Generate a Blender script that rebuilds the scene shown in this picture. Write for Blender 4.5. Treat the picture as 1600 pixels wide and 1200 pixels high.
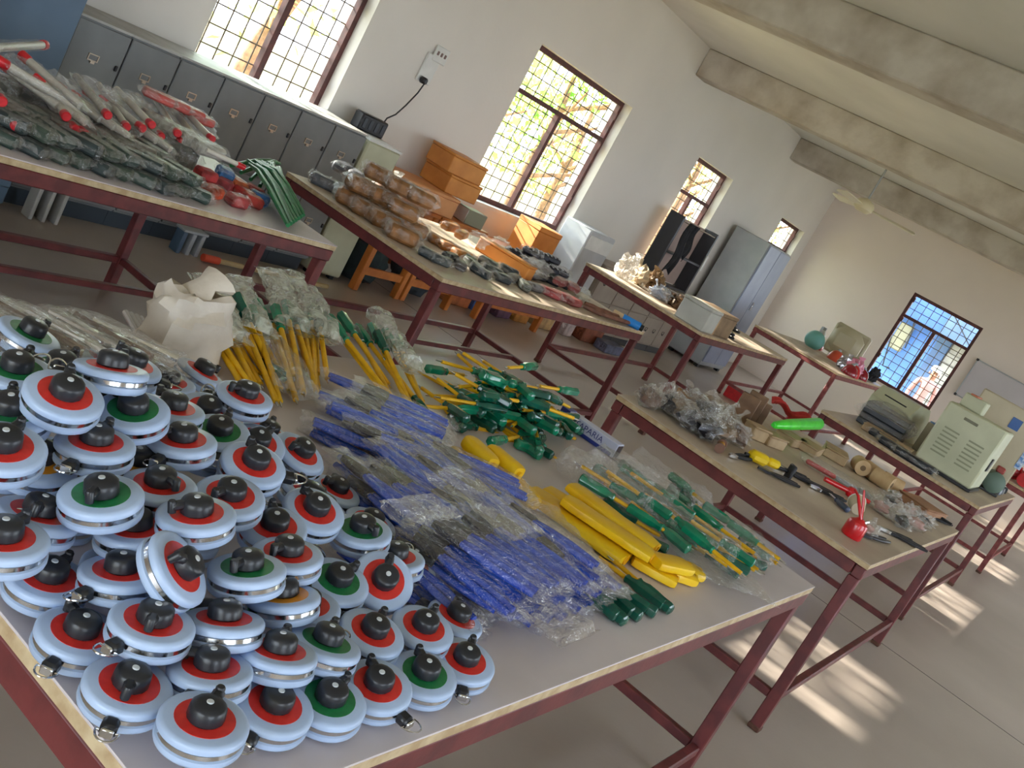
import bpy, bmesh, math, random
import numpy as np
from mathutils import Vector, Matrix, Euler, noise

for _o in list(bpy.data.objects):
    bpy.data.objects.remove(_o, do_unlink=True)
scene = bpy.context.scene
COL = scene.collection

# ------------------------------------------------------------------ camera
F_PX = 1650.4
YAW, PITCH, ROLL = math.radians(28.325), math.radians(-12.392), math.radians(-29.04)
CAM = np.array([0.0, 0.0, 1.62])
def _cam_axes():
    cy, sy = math.cos(YAW), math.sin(YAW)
    f = np.array([cy*math.cos(PITCH), sy*math.cos(PITCH), math.sin(PITCH)])
    r = np.array([sy, -cy, 0.0]); d = np.cross(f, r)
    c, s = math.cos(ROLL), math.sin(ROLL)
    return np.array([c*r+s*d, -s*r+c*d, f])
AX = _cam_axes()
camd = bpy.data.cameras.new('camera')
camd.sensor_width = 36.0
camd.lens = 36.0*F_PX/1600.0
camd.clip_start = 0.05
camd.clip_end = 300
camo = bpy.data.objects.new('camera', camd)
COL.objects.link(camo)
_m = Matrix.Identity(4)
for i in range(3):
    _m[i][0] = AX[0][i]; _m[i][1] = -AX[1][i]; _m[i][2] = -AX[2][i]; _m[i][3] = CAM[i]
camo.matrix_world = _m
scene.camera = camo

# ------------------------------------------------------------------ daylight and exposure
world = bpy.data.worlds.new('world'); scene.world = world
world.use_nodes = True
_bg = world.node_tree.nodes['Background']
_bg.inputs[0].default_value = (0.78, 0.89, 1.0, 1)
_bg.inputs[1].default_value = 9.0
sund = bpy.data.lights.new('sun', 'SUN'); sund.energy = 34.0; sund.angle = math.radians(0.9)
sund.color = (1.0, 0.93, 0.80)
suno = bpy.data.objects.new('sun', sund); COL.objects.link(suno)
SUN_EL = math.radians(23.3)
_sd = Vector((0.09*math.cos(SUN_EL), -math.cos(SUN_EL), -math.sin(SUN_EL)))
suno.rotation_euler = _sd.to_track_quat('-Z', 'Y').to_euler()
suno.location = (6, 14, 9)
vs = scene.view_settings
vs.view_transform = 'Standard'; vs.look = 'None'; vs.gamma = 1.0; vs.exposure = -0.25
vs.use_curve_mapping = False
cyc = scene.cycles
cyc.max_bounces = 10; cyc.diffuse_bounces = 5; cyc.glossy_bounces = 3
cyc.transmission_bounces = 4; cyc.transparent_max_bounces = 24
cyc.caustics_reflective = False; cyc.caustics_refractive = False
cyc.sample_clamp_indirect = 6.0

# ------------------------------------------------------------------ pixel of the photograph -> point in the room
def ray(px, py):
    return AX.T @ np.array([(px-800)/F_PX, (py-600)/F_PX, 1.0])
def at(px, py, z):
    v = ray(px, py); t = (z-CAM[2])/v[2]
    return Vector(CAM + t*v)
def at_y(px, py, y):
    v = ray(px, py); return Vector(CAM + (y/v[1])*v)
def at_x(px, py, x):
    v = ray(px, py); return Vector(CAM + (x/v[0])*v)

# ------------------------------------------------------------------ materials
MATS = {}
def lin(c):
    c = [v/255.0 for v in c] if max(c) > 1.0 else list(c)
    return tuple((v/12.92 if v <= 0.04045 else ((v+0.055)/1.055)**2.4) for v in c)
def mat(name, col, rough=0.6, metal=0.0, var=0.0, scale=8.0, col2=None, bump=0.0, bscale=None, spec=0.5,
        trans=0.0, coat=0.0, detail=4.0, lo=0.35, hi=0.65):
    """procedural material: base colour mixed with a second tone through noise, plus fine relief"""
    if name in MATS: return MATS[name]
    m = bpy.data.materials.new(name); m.use_nodes = True
    nt = m.node_tree; b = nt.nodes['Principled BSDF']
    c1 = lin(col); b.inputs['Base Color'].default_value = (*c1, 1)
    b.inputs['Roughness'].default_value = rough; b.inputs['Metallic'].default_value = metal
    b.inputs['Specular IOR Level'].default_value = spec
    b.inputs['Transmission Weight'].default_value = trans
    b.inputs['Coat Weight'].default_value = coat
    tc = nt.nodes.new('ShaderNodeTexCoord')
    if var > 0 or col2 is not None:
        n = nt.nodes.new('ShaderNodeTexNoise'); n.inputs['Scale'].default_value = scale
        n.inputs['Detail'].default_value = detail
        nt.links.new(tc.outputs['Object'], n.inputs['Vector'])
        r = nt.nodes.new('ShaderNodeValToRGB')
        c2 = lin(col2) if col2 is not None else tuple(v*(1-var) for v in c1)
        r.color_ramp.elements[0].position = lo; r.color_ramp.elements[1].position = hi
        r.color_ramp.elements[0].color = (*c2, 1); r.color_ramp.elements[1].color = (*c1, 1)
        nt.links.new(n.outputs['Fac'], r.inputs['Fac']); nt.links.new(r.outputs['Color'], b.inputs['Base Color'])
    if bump > 0:
        n2 = nt.nodes.new('ShaderNodeTexNoise'); n2.inputs['Scale'].default_value = bscale or scale*4
        n2.inputs['Detail'].default_value = 5
        nt.links.new(tc.outputs['Object'], n2.inputs['Vector'])
        bp = nt.nodes.new('ShaderNodeBump'); bp.inputs['Strength'].default_value = bump
        bp.inputs['Distance'].default_value = 0.01
        nt.links.new(n2.outputs['Fac'], bp.inputs['Height']); nt.links.new(bp.outputs['Normal'], b.inputs['Normal'])
    MATS[name] = m
    return m
def film(name, tint=(235, 235, 232), cover=0.25, rough=0.07, bscale=60.0, gloss=0.13):
    """thin clear plastic: see-through, with sharp glints and a little whitish haze where it is crumpled"""
    if name in MATS: return MATS[name]
    m = bpy.data.materials.new(name); m.use_nodes = True
    nt = m.node_tree; nt.nodes.clear()
    N = nt.nodes.new; K = nt.links.new
    out = N('ShaderNodeOutputMaterial')
    tr = N('ShaderNodeBsdfTransparent'); tr.inputs[0].default_value = (0.97, 0.97, 0.97, 1)
    df = N('ShaderNodeBsdfDiffuse'); df.inputs[0].default_value = (*lin(tint), 1)
    gl = N('ShaderNodeBsdfGlossy'); gl.inputs['Roughness'].default_value = rough; gl.inputs[0].default_value = (1, 1, 1, 1)
    tc = N('ShaderNodeTexCoord')
    n = N('ShaderNodeTexNoise'); n.inputs['Scale'].default_value = bscale; n.inputs['Detail'].default_value = 3
    n.inputs['Distortion'].default_value = 1.2
    K(tc.outputs['Object'], n.inputs['Vector'])
    bp = N('ShaderNodeBump'); bp.inputs['Strength'].default_value = 1.0; bp.inputs['Distance'].default_value = 0.02
    K(n.outputs['Fac'], bp.inputs['Height']); K(bp.outputs['Normal'], gl.inputs['Normal']); K(bp.outputs['Normal'], df.inputs['Normal'])
    mr = N('ShaderNodeMapRange')
    mr.inputs['From Min'].default_value = 0.35; mr.inputs['From Max'].default_value = 0.7
    mr.inputs['To Min'].default_value = cover*0.35; mr.inputs['To Max'].default_value = min(1.0, cover*1.6)
    K(n.outputs['Fac'], mr.inputs['Value'])
    m1 = N('ShaderNodeMixShader'); K(mr.outputs[0], m1.inputs[0]); K(tr.outputs[0], m1.inputs[1]); K(df.outputs[0], m1.inputs[2])
    m2 = N('ShaderNodeMixShader'); m2.inputs[0].default_value = gloss; K(m1.outputs[0], m2.inputs[1]); K(gl.outputs[0], m2.inputs[2])
    K(m2.outputs[0], out.inputs[0])
    MATS[name] = m
    return m

M_WALL = mat('wall_limewash', (226, 220, 212), 0.9, var=0.06, scale=1.2, bump=0.08, bscale=30)
M_WALLB = mat('wall_limewash_cream', (232, 219, 208), 0.9, var=0.07, scale=1.0, bump=0.08, bscale=30)
M_CEIL = mat('ceiling_limewash', (232, 230, 224), 0.95, var=0.15, scale=0.9, bump=0.1, bscale=18)
M_BEAM = mat('beam_stained', (206, 198, 186), 0.95, scale=3.5, col2=(172, 160, 144), bump=0.5, bscale=14, detail=8, lo=0.3, hi=0.6)
M_FLOOR = mat('floor_cement', (186, 174, 164), 0.34, scale=0.8, col2=(160, 148, 138), bump=0.06, bscale=40, detail=9, lo=0.3, hi=0.7)
M_MAROON = mat('maroon_paint', (112, 50, 50), 0.42, scale=14, col2=(92, 40, 42), bump=0.05, lo=0.4, hi=0.6)
M_MAROON_SUNLIT = mat('maroon_paint_sunlit', (150, 78, 76), 0.5, scale=20, col2=(118, 50, 50))  # lit copy of the maroon: sunlight on the far frames, put into the colour
M_LAM = mat('laminate_top', (216, 206, 208), 0.42, scale=2.2, col2=(198, 188, 190), bump=0.03, bscale=50)
M_PLY = mat('plywood_edge', (206, 186, 150), 0.7, scale=30, col2=(178, 152, 116))
M_TAN = mat('board_top_tan', (202, 186, 166), 0.5, scale=3.0, col2=(178, 160, 142), bump=0.05)
M_FRAME = mat('window_frame_paint', (96, 52, 50), 0.6, scale=16, col2=(70, 40, 40))
M_BAR = mat('grille_iron', (120, 104, 84), 0.6, scale=20, col2=(86, 72, 60))
M_LOCKER = mat('locker_grey', (128, 130, 130), 0.45, scale=3, col2=(114, 116, 118), bump=0.02)
M_LOCKERTOP = mat('locker_top_dusty_lit', (186, 184, 178), 0.5, scale=5, col2=(160, 158, 152))  # dust tone, lightened further for the window glare on the tops
M_BLUESTEEL = mat('cupboard_blue_grey', (92, 114, 136), 0.4, scale=3, col2=(76, 98, 120))
M_STEEL = mat('almirah_grey', (172, 176, 178), 0.38, scale=3, col2=(156, 160, 164))
M_CHROME = mat('chrome', (214, 214, 214), 0.16, metal=1.0)
M_BRASS = mat('label_holder_metal', (200, 184, 164), 0.3, metal=0.9)
M_BLACK = mat('black_plastic', (30, 31, 36), 0.32, scale=30, col2=(24, 25, 30))
M_DARK = mat('dark_cloth', (44, 44, 50), 0.8, scale=20, col2=(30, 30, 34), bump=0.2)
M_ORANGE = mat('orange_wood', (206, 126, 56), 0.5, scale=9, col2=(184, 104, 44), bump=0.04)
M_ORANGEBOX = mat('orange_box_board', (214, 142, 66), 0.55, scale=6, col2=(196, 124, 54))
M_CREAM = mat('cream_enamel', (196, 196, 168), 0.4, scale=4, col2=(180, 180, 152))
M_GREENGREY = mat('green_grey_enamel', (204, 206, 176), 0.42, scale=4, col2=(190, 192, 162))
M_WHITE = mat('white_paint', (226, 226, 222), 0.5, scale=6, col2=(210, 210, 206))
FILM = film('clear_film', cover=0.015)
FILM_H = film('crumpled_film', (230, 228, 222), cover=0.06, bscale=45, gloss=0.15)
FILM_T = film('tan_film', (214, 200, 178), cover=0.12, bscale=45, gloss=0.16)
FILM_W = film('milky_bag', (226, 220, 208), cover=0.5, rough=0.25, bscale=25)

# ------------------------------------------------------------------ mesh building
class MB:
    def __init__(s): s.v = []; s.f = []
    def _add(s, vs, fs):
        n = len(s.v); s.v += [tuple(x) for x in vs]; s.f += [tuple(i+n for i in f) for f in fs]
        return s
    def box(s, a, b, M=None):
        (x0, y0, z0), (x1, y1, z1) = a, b
        vs = [Vector(p) for p in ((x0,y0,z0),(x1,y0,z0),(x1,y1,z0),(x0,y1,z0),(x0,y0,z1),(x1,y0,z1),(x1,y1,z1),(x0,y1,z1))]
        if M is not None: vs = [M @ p for p in vs]
        return s._add(vs, [(0,3,2,1),(4,5,6,7),(0,1,5,4),(1,2,6,5),(2,3,7,6),(3,0,4,7)])
    def cbox(s, c, size, ch=0.004, M=None):
        """box with chamfered edges"""
        hx, hy, hz = size[0]/2, size[1]/2, size[2]/2
        ch = min(ch, hx*0.9, hy*0.9, hz*0.9)
        vs = []; idx = {}
        for sx in (-1, 1):
            for sy in (-1, 1):
                for sz in (-1, 1):
                    for k in range(3):
                        p = [sx*(hx-ch), sy*(hy-ch), sz*(hz-ch)]
                        p[k] = (sx*hx, sy*hy, sz*hz)[k]
                        idx[(sx,sy,sz,k)] = len(vs); vs.append(Vector(p)+Vector(c))
        fs = []
        def quad(l, n):
            p = [vs[i] for i in l]
            if (p[1]-p[0]).cross(p[2]-p[1]).dot(Vector(n)) < 0: l = l[::-1]
            fs.append(tuple(l))
        for k in range(3):
            a, b = [(1,2),(0,2),(0,1)][k]
            for sg in (-1, 1):
                l = []
                for sa, sb in ((-1,-1),(1,-1),(1,1),(-1,1)):
                    q = [0,0,0]; q[k] = sg; q[a] = sa; q[b] = sb
                    l.append(idx[(*q, k)])
                n = [0,0,0]; n[k] = sg; quad(l, n)
            for sa in (-1, 1):
                for sb in (-1, 1):
                    q0 = [0,0,0]; q0[a] = sa; q0[b] = sb; q1 = list(q0); q0[k] = -1; q1[k] = 1
                    n = [0,0,0]; n[a] = sa; n[b] = sb
                    quad([idx[(*q0,a)], idx[(*q0,b)], idx[(*q1,b)], idx[(*q1,a)]], n)
        for sx in (-1, 1):
            for sy in (-1, 1):
                for sz in (-1, 1):
                    quad([idx[(sx,sy,sz,0)], idx[(sx,sy,sz,1)], idx[(sx,sy,sz,2)]], (sx,sy,sz))
        if M is not None: vs = [M @ p for p in vs]
        return s._add(vs, fs)
    def tube(s, pts, rs, n=10, caps=True, flat=1.0):
        """round bar along a path; rs one radius or one per point"""
        pts = [Vector(p) for p in pts]
        if not hasattr(rs, '__len__'): rs = [rs]*len(pts)
        vs = []; fs = []
        up = Vector((0,0,1))
        prev = None
        for i, p in enumerate(pts):
            t = (pts[min(i+1, len(pts)-1)] - pts[max(i-1, 0)])
            if t.length < 1e-9: t = Vector((1,0,0))
            t.normalize()
            if prev is None:
                a = up if abs(t.dot(up)) < 0.95 else Vector((1,0,0))
                u = t.cross(a).normalized()
            else:
                u = (prev - t*prev.dot(t)).normalized()
            prev = u; w = t.cross(u)
            for k in range(n):
                an = 2*math.pi*k/n
                vs.append(p + u*(rs[i]*math.cos(an)) + w*(rs[i]*flat*math.sin(an)))
        m = len(pts)
        for i in range(m-1):
            for k in range(n):
                k2 = (k+1) % n
                fs.append((i*n+k, (i+1)*n+k, (i+1)*n+k2, i*n+k2))
        if caps:
            fs.append(tuple(range(n))); fs.append(tuple(range((m-1)*n+n-1, (m-1)*n-1, -1)))
        return s._add(vs, fs)
    def lathe(s, prof, n=24, M=None, lobes=0, depth=0.0):
        """prof: (r, z) pairs, turned about z"""
        vs = []; fs = []
        for r, z in prof:
            for k in range(n):
                an = 2*math.pi*k/n
                rr = r*(1+depth*math.cos(lobes*an)) if lobes else r
                vs.append(Vector((rr*math.cos(an), rr*math.sin(an), z)))
        m = len(prof)
        for i in range(m-1):
            for k in range(n):
                k2 = (k+1) % n
                fs.append((i*n+k, i*n+k2, (i+1)*n+k2, (i+1)*n+k))
        fs.append(tuple(range(n-1, -1, -1))); fs.append(tuple(range((m-1)*n, m*n)))
        if M is not None: vs = [M @ p for p in vs]
        return s._add(vs, fs)
    def ring(s, r0, r1, z0, z1, n=32, M=None):
        vs = []; fs = []
        for r, z in ((r0,z0),(r1,z0),(r1,z1),(r0,z1)):
            for k in range(n):
                an = 2*math.pi*k/n; vs.append(Vector((r*math.cos(an), r*math.sin(an), z)))
        for i in range(4):
            j = (i+1) % 4
            for k in range(n):
                k2 = (k+1) % n; fs.append((i*n+k, i*n+k2, j*n+k2, j*n+k))
        if M is not None: vs = [M @ p for p in vs]
        return s._add(vs, fs)
    def prism(s, poly, z0, z1, M=None):
        n = len(poly)
        vs = [Vector((x,y,z0)) for x,y in poly] + [Vector((x,y,z1)) for x,y in poly]
        if M is not None: vs = [M @ p for p in vs]
        fs = [tuple(range(n-1,-1,-1)), tuple(range(n,2*n))]
        for i in range(n):
            j = (i+1) % n; fs.append((i, j, n+j, n+i))
        return s._add(vs, fs)
    def blob(s, c, size, seed=0, nu=14, nv=8, amp=0.18, freq=3.0, pinch=1.0, flat_bottom=True):
        """crumpled lump"""
        vs = []; fs = []
        off = Vector((seed*7.31, seed*3.77, seed*1.93))
        for j in range(nv+1):
            ph = -math.pi/2 + math.pi*j/nv
            for k in range(nu):
                th = 2*math.pi*k/nu
                d = Vector((math.cos(ph)*math.cos(th), math.cos(ph)*math.sin(th), math.sin(ph)))
                sq = Vector([math.copysign(abs(v)**pinch, v) for v in d])
                nn = 1 + amp*noise.noise(d*freq+off)*2 + amp*0.6*noise.noise(d*freq*3+off)*2
                p = Vector((sq.x*size[0]/2*nn, sq.y*size[1]/2*nn, sq.z*size[2]/2*nn))
                if flat_bottom and p.z < -size[2]*0.42: p.z = -size[2]*0.42
                vs.append(p + Vector(c))
        for j in range(nv):
            for k in range(nu):
                k2 = (k+1) % nu
                fs.append((j*nu+k, j*nu+k2, (j+1)*nu+k2, (j+1)*nu+k))
        return s._add(vs, fs)
    def sleeve(s, length, w, h, seed=0, nu=12, nl=9, amp=0.16, flare=1.15):
        """crumpled film sleeve along x from -l/2 to l/2, lying on z=0"""
        vs = []; fs = []
        off = Vector((seed*5.3, seed*2.9, seed*8.1))
        for i in range(nl+1):
            t = i/nl; x = (t-0.5)*length
            sq = 1.0
            if i == 0: sq = 0.25
            if i == nl: sq = 0.12
            wk = w*(1 + (flare-1)*max(0, abs(t-0.5)*2-0.7)/0.3)
            for k in range(nu):
                an = 2*math.pi*k/nu
                d = Vector((x*18, math.cos(an)*1.3, math.sin(an)*1.3))
                nn = 1 + amp*2*noise.noise(d+off) + amp*1.2*noise.noise(d*3.1+off)
                y = wk/2*math.cos(an)*nn
                z = h/2 + h/2*math.sin(an)*sq*nn
                vs.append(Vector((x + 0.01*noise.noise(d*2+off), y, max(0.0008, z))))
        for i in range(nl):
            for k in range(nu):
                k2 = (k+1) % nu
                fs.append((i*nu+k, (i+1)*nu+k, (i+1)*nu+k2, i*nu+k2))
        return s._add(vs, fs)
    def sheet(s, fn, nu, nv):
        vs = [Vector(fn(i/nu, j/nv)) for j in range(nv+1) for i in range(nu+1)]
        fs = []
        for j in range(nv):
            for i in range(nu):
                a = j*(nu+1)+i; fs.append((a, a+1, a+nu+2, a+nu+1))
        return s._add(vs, fs)
    def mesh(s, name, smooth=True, ang=40):
        me = bpy.data.meshes.new(name); me.from_pydata(s.v, [], s.f); me.validate()
        if smooth:
            me.shade_smooth(); me.set_sharp_from_angle(angle=math.radians(ang))
        return me
    def build(s, name, m, parent=None, smooth=True, ang=40, kind=None):
        me = s.mesh(name, smooth, ang)
        for x in (m if isinstance(m, (list, tuple)) else [m]): me.materials.append(x)
        o = bpy.data.objects.new(name, me); COL.objects.link(o)
        if parent is not None: o.parent = parent
        if kind: o['kind'] = kind
        return o
def tag(o, label, cat, group=None):
    o['label'] = label; o['category'] = cat
    if group: o['group'] = group
    return o
def thing(name, label, cat, loc=(0,0,0), rz=0.0, group=None, M=None):
    o = bpy.data.objects.new(name, None); COL.objects.link(o); o.empty_display_size = 0.05
    if M is not None: o.matrix_world = M
    else:
        o.location = loc; o.rotation_euler = (0, 0, rz)
    return tag(o, label, cat, group)
def struct(name, mb, m, parent=None, smooth=False):
    o = mb.build(name, m, parent, smooth)
    if parent is None: o['kind'] = 'structure'
    return o
def place(o, M): o.matrix_world = M; return o
def part(name, mesh, m, parent):
    """a child that shares mesh data; a material per object slot"""
    o = bpy.data.objects.new(name, mesh); COL.objects.link(o); o.parent = parent
    if m is not None:
        if not mesh.materials: mesh.materials.append(m)
        if mesh.materials[0] != m:
            o.material_slots[0].link = 'OBJECT'; o.material_slots[0].material = m
    return o
def frame(p0, p1, up=(0,0,1), roll=0.0):
    """matrix whose x runs from p0 to p1, z as close to up as possible; origin p0"""
    p0, p1 = Vector(p0), Vector(p1)
    x = (p1-p0).normalized(); u = Vector(up)
    y = u.cross(x)
    if y.length < 1e-6: y = Vector((0,1,0)).cross(x)
    y.normalize(); z = x.cross(y)
    if roll:
        R = Matrix.Rotation(roll, 3, x); y = R @ y; z = R @ z
    M = Matrix.Identity(4)
    for i in range(3): M[i][0] = x[i]; M[i][1] = y[i]; M[i][2] = z[i]; M[i][3] = p0[i]
    return M
def TR(loc, rz=0.0, rx=0.0, ry=0.0):
    return Matrix.Translation(Vector(loc)) @ Euler((rx, ry, rz)).to_matrix().to_4x4()

# ================================================================== the room
WY, WX, CZ = 5.33, 16.0, 3.2          # window wall, end wall, ceiling
RY, BX = -2.9, -3.2                   # wall with doors across the hall, wall behind
TH = 0.24
def wall_with_openings(name, axis, c, th, u0, u1, z1, holes, m):
    """axis 'y': wall plane y=c from u0..u1 in x; thickness th away from the room. holes: (a0,a1,z0,z1)"""
    mb = MB()
    us = sorted({u0, u1, *[h[0] for h in holes], *[h[1] for h in holes]})
    zs = sorted({0.0, z1, *[h[2] for h in holes], *[h[3] for h in holes]})
    def solid(i, j):
        if i < 0 or j < 0 or i >= len(us)-1 or j >= len(zs)-1: return False
        uc, zc = (us[i]+us[i+1])/2, (zs[j]+zs[j+1])/2
        return not any(h[0] < uc < h[1] and h[2] < zc < h[3] for h in holes)
    lo, hi = min(c, c+th), max(c, c+th)
    def q(a, b, cc, d):
        mb._add([a, b, cc, d], [(0,1,2,3)])
    def P(u, v, z): return Vector((u, v, z)) if axis == 'y' else Vector((v, u, z))
    for i in range(len(us)-1):
        for j in range(len(zs)-1):
            if not solid(i, j): continue
            a, b, z0, z2 = us[i], us[i+1], zs[j], zs[j+1]
            q(P(a,lo,z0), P(b,lo,z0), P(b,lo,z2), P(a,lo,z2)); q(P(a,hi,z0), P(a,hi,z2), P(b,hi,z2), P(b,hi,z0))
            if not solid(i-1, j): q(P(a,lo,z0), P(a,lo,z2), P(a,hi,z2), P(a,hi,z0))
            if not solid(i+1, j): q(P(b,lo,z0), P(b,hi,z0), P(b,hi,z2), P(b,lo,z2))
            if not solid(i, j-1): q(P(a,lo,z0), P(a,hi,z0), P(b,hi,z0), P(b,lo,z0))
            if not solid(i, j+1): q(P(a,lo,z2), P(b,lo,z2), P(b,hi,z2), P(a,hi,z2))
    return struct(name, mb, m)
WINS = {1: (4.35, 5.56, 0.86, 2.27), 2: (7.47, 9.30, 0.86, 2.27), 3: (11.17, 12.33, 0.86, 2.26), 4: (14.48, 15.62, 0.86, 2.24)}
wall_with_openings('wall_left', 'y', WY, TH, BX-TH, WX+TH, CZ+0.15, list(WINS.values()), M_WALL)
W5 = (2.50, 3.57, 0.88, 2.24)
wall_with_openings('wall_back', 'x', WX, TH, RY-TH, WY, CZ+0.15, [W5], M_WALLB)
RH = [(-1.6, 0.6, 0.86, 2.4), (2.4, 4.6, 0.86, 2.4), (6.4, 8.2, 0.0, 2.5), (10.4, 12.6, 0.86, 2.4), (13.4, 15.2, 0.86, 2.4)]
wall_with_openings('wall_right', 'y', RY, -TH, BX-TH, WX+TH, CZ+0.15, RH, M_WALLB)
wall_with_openings('wall_front', 'x', BX, -TH, RY-TH, WY+TH, CZ+0.15, [(-1.6, 1.4, 0.0, 2.5)], M_WALLB)
struct('floor', MB().box((BX-TH, RY-TH, -0.12), (WX+TH, WY+TH, 0.0)), M_FLOOR)
struct('ceiling', MB().box((BX-TH, RY-TH, CZ), (WX+TH, WY+TH, CZ+0.15)), M_CEIL)
for i, bx in enumerate((2.75, 6.42, 10.1, 13.55)):
    o = MB().cbox((bx+0.13, (RY+WY)/2, 3.05), (0.26, WY-RY, 0.3), 0.012).build('beam_%d' % (i+1), M_BEAM)
    o['kind'] = 'structure'
# chase in the floor that runs on from the tables' feet
struct('trim_1', MB().box((6.60, RY, 0.0), (6.608, WY, 0.0012)), mat('joint_dark', (96, 92, 90), 0.8))

def window(n, axis, c, u0, u1, z0, z1, transom, nv, nh, inward):
    """frame, mullion, transom and a grille of single bars, near the outer face of the wall"""
    root = bpy.data.objects.new('window_%d' % n, None); COL.objects.link(root); root['kind'] = 'structure'
    def B(name, a0, a1, zz0, zz1, d0, d1, m):
        if axis == 'y': mb = MB().box((a0, c+d0, zz0), (a1, c+d1, zz1))
        else: mb = MB().box((c+d0, a0, zz0), (c+d1, a1, zz1))
        return mb.build(name, m, root, smooth=False)
    t = 0.045; d0, d1 = 0.10, 0.15
    if axis == 'x': d0, d1 = 0.02, 0.07
    B('frame_jamb', u0, u0+t, z0, z1, d0, d1, M_FRAME); B('frame_jamb', u1-t, u1, z0, z1, d0, d1, M_FRAME)
    B('frame_head', u0+t, u1-t, z1-t, z1, d0, d1, M_FRAME); B('frame_foot', u0+t, u1-t, z0, z0+t, d0, d1, M_FRAME)
    B('transom', u0+t, u1-t, transom-0.02, transom+0.02, d0, d1, M_FRAME)
    um = (u0+u1)/2
    B('mullion', um-0.025, um+0.025, z0+t, transom-0.02, d0, d1, M_FRAME)
    g = (d0+d1)/2+0.03
    for i in range(1, nv):
        u = u0 + (u1-u0)*i/nv
        if axis == 'y': mb = MB().tube([(u, c+g, z0+0.01), (u, c+g, z1-0.01)], 0.0055, 6)
        else: mb = MB().tube([(c+g, u, z0+0.01), (c+g, u, z1-0.01)], 0.0055, 6)
        mb.build('grille_bar', M_BAR, root)
    for j in range(1, nh):
        z = z0 + (z1-z0)*j/nh
        if axis == 'y': mb = MB().tube([(u0+0.01, c+g+0.007, z), (u1-0.01, c+g+0.007, z)], 0.0055, 6)
        else: mb = MB().tube([(c+g+0.007, u0+0.01, z), (c+g+0.007, u1-0.01, z)], 0.0055, 6)
        mb.build('grille_bar', M_BAR, root)
    # stays and hinges on the hinged side
    for zz in (z0+0.3, transom-0.1, transom+0.22):
        B('hinge', u1-t-0.02, u1-t, zz, zz+0.07, d0-0.02, d0, M_FRAME)
    return root
window(1, 'y', WY, *WINS[1], 1.86, 9, 11, -1)
window(2, 'y', WY, *WINS[2], 1.86, 12, 12, -1)
window(3, 'y', WY, *WINS[3], 1.84, 8, 11, -1)
window(4, 'y', WY, *WINS[4], 1.84, 8, 11, -1)
window(5, 'x', WX, W5[0], W5[1], W5[2], W5[3], 1.88, 9, 12, -1)
for i, (k, w) in enumerate(WINS.items()):
    struct('trim_%d' % (i+2), MB().box((w[0]+0.005, WY-0.012, w[2]-0.03), (w[1]-0.005, WY+TH, w[2]+0.001)), M_WHITE)

# ================================================================== steel-framed work tables
T1, T3 = 0.82, 0.916
def work_table(label, x0, x1, y0, y1, zt, top=M_LAM, centre_rail=False, group='steel framed work tables', legs=None, pale=False):
    cx, cy = (x0+x1)/2, (y0+y1)/2
    r = thing('work_table', label, 'table', (cx, cy, 0), 0, group)
    L, W = x1-x0, y1-y0
    hx, hy = L/2, W/2
    fm = M_MAROON_SUNLIT if pale else M_MAROON
    MB().cbox((0, 0, zt-0.002), (L, W, 0.004), 0.001).build('laminate_sheet', top, r)
    MB().cbox((0, 0, zt-0.0145), (L-0.002, W-0.002, 0.021), 0.002).build('plywood_board', M_PLY, r)
    za, zb = zt-0.025-0.05, zt-0.0252
    for sy in (-1, 1):
        MB().cbox((0, sy*(hy-0.025), (za+zb)/2), (L-0.004, 0.044, zb-za), 0.004).build('apron_rail', fm, r)
    for sx in (-1, 1):
        MB().cbox((sx*(hx-0.025), 0, (za+zb)/2), (0.044, W-0.1, zb-za), 0.004).build('apron_rail', fm, r)
    lx, ly = hx-0.03, hy-0.03
    lw = 0.046
    for sx in (-1, 1):
        for sy in (-1, 1):
            lg = MB().cbox((sx*lx, sy*ly, za/2), (lw, lw, za), 0.004).build('leg', fm, r)
            MB().cbox((sx*lx, sy*ly, 0.012), (lw+0.006, lw+0.006, 0.024), 0.004).build('foot_cap', mat('foot_rust', (112, 74, 56), 0.8, scale=30, col2=(80, 50, 40)), lg)
    zr = 0.16
    for sx in (-1, 1):
        MB().cbox((sx*lx, 0, zr), (0.034, 2*ly-lw, 0.034), 0.004).build('stretcher', fm, r)
    for sy in (-1, 1):
        MB().cbox((0, sy*ly, zr), (2*lx-lw, 0.034, 0.034), 0.004).build('stretcher', fm, r)
    if centre_rail:
        MB().cbox((0, 0.18, zr), (2*lx-0.04, 0.03, 0.03), 0.004).build('stretcher', fm, r)
    return r
work_table('pale topped maroon steel table carrying the heap of tape reels', 0.80, 3.36, 0.52, 1.76, T1)
work_table('maroon steel table heaped with red capped tubes in front of grey lockers', 0.86, 3.38, 2.86, 4.02, T1, centre_rail=True)
work_table('maroon steel table with tan top carrying loose tools and red oil can', 4.17, 6.52, 0.52, 1.77, T1, M_TAN)
work_table('maroon steel table with wrapped brown packets beside the orange boxes', 4.12, 6.52, 2.82, 4.02, T1, M_TAN, centre_rail=True)
work_table('maroon steel table carrying the big cream louvred machine cabinet', 7.42, 9.76, 0.57, 1.76, T3, M_TAN)
work_table('maroon steel table with shiny packets and a pale grey carton', 7.58, 9.86, 2.86, 4.03, T3, M_TAN)
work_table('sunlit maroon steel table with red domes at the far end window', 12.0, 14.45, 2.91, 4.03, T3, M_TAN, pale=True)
work_table('maroon steel table with red valves beyond the cream machine cabinet', 11.2, 13.5, 0.52, 1.72, T3, M_TAN, pale=True)
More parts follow.
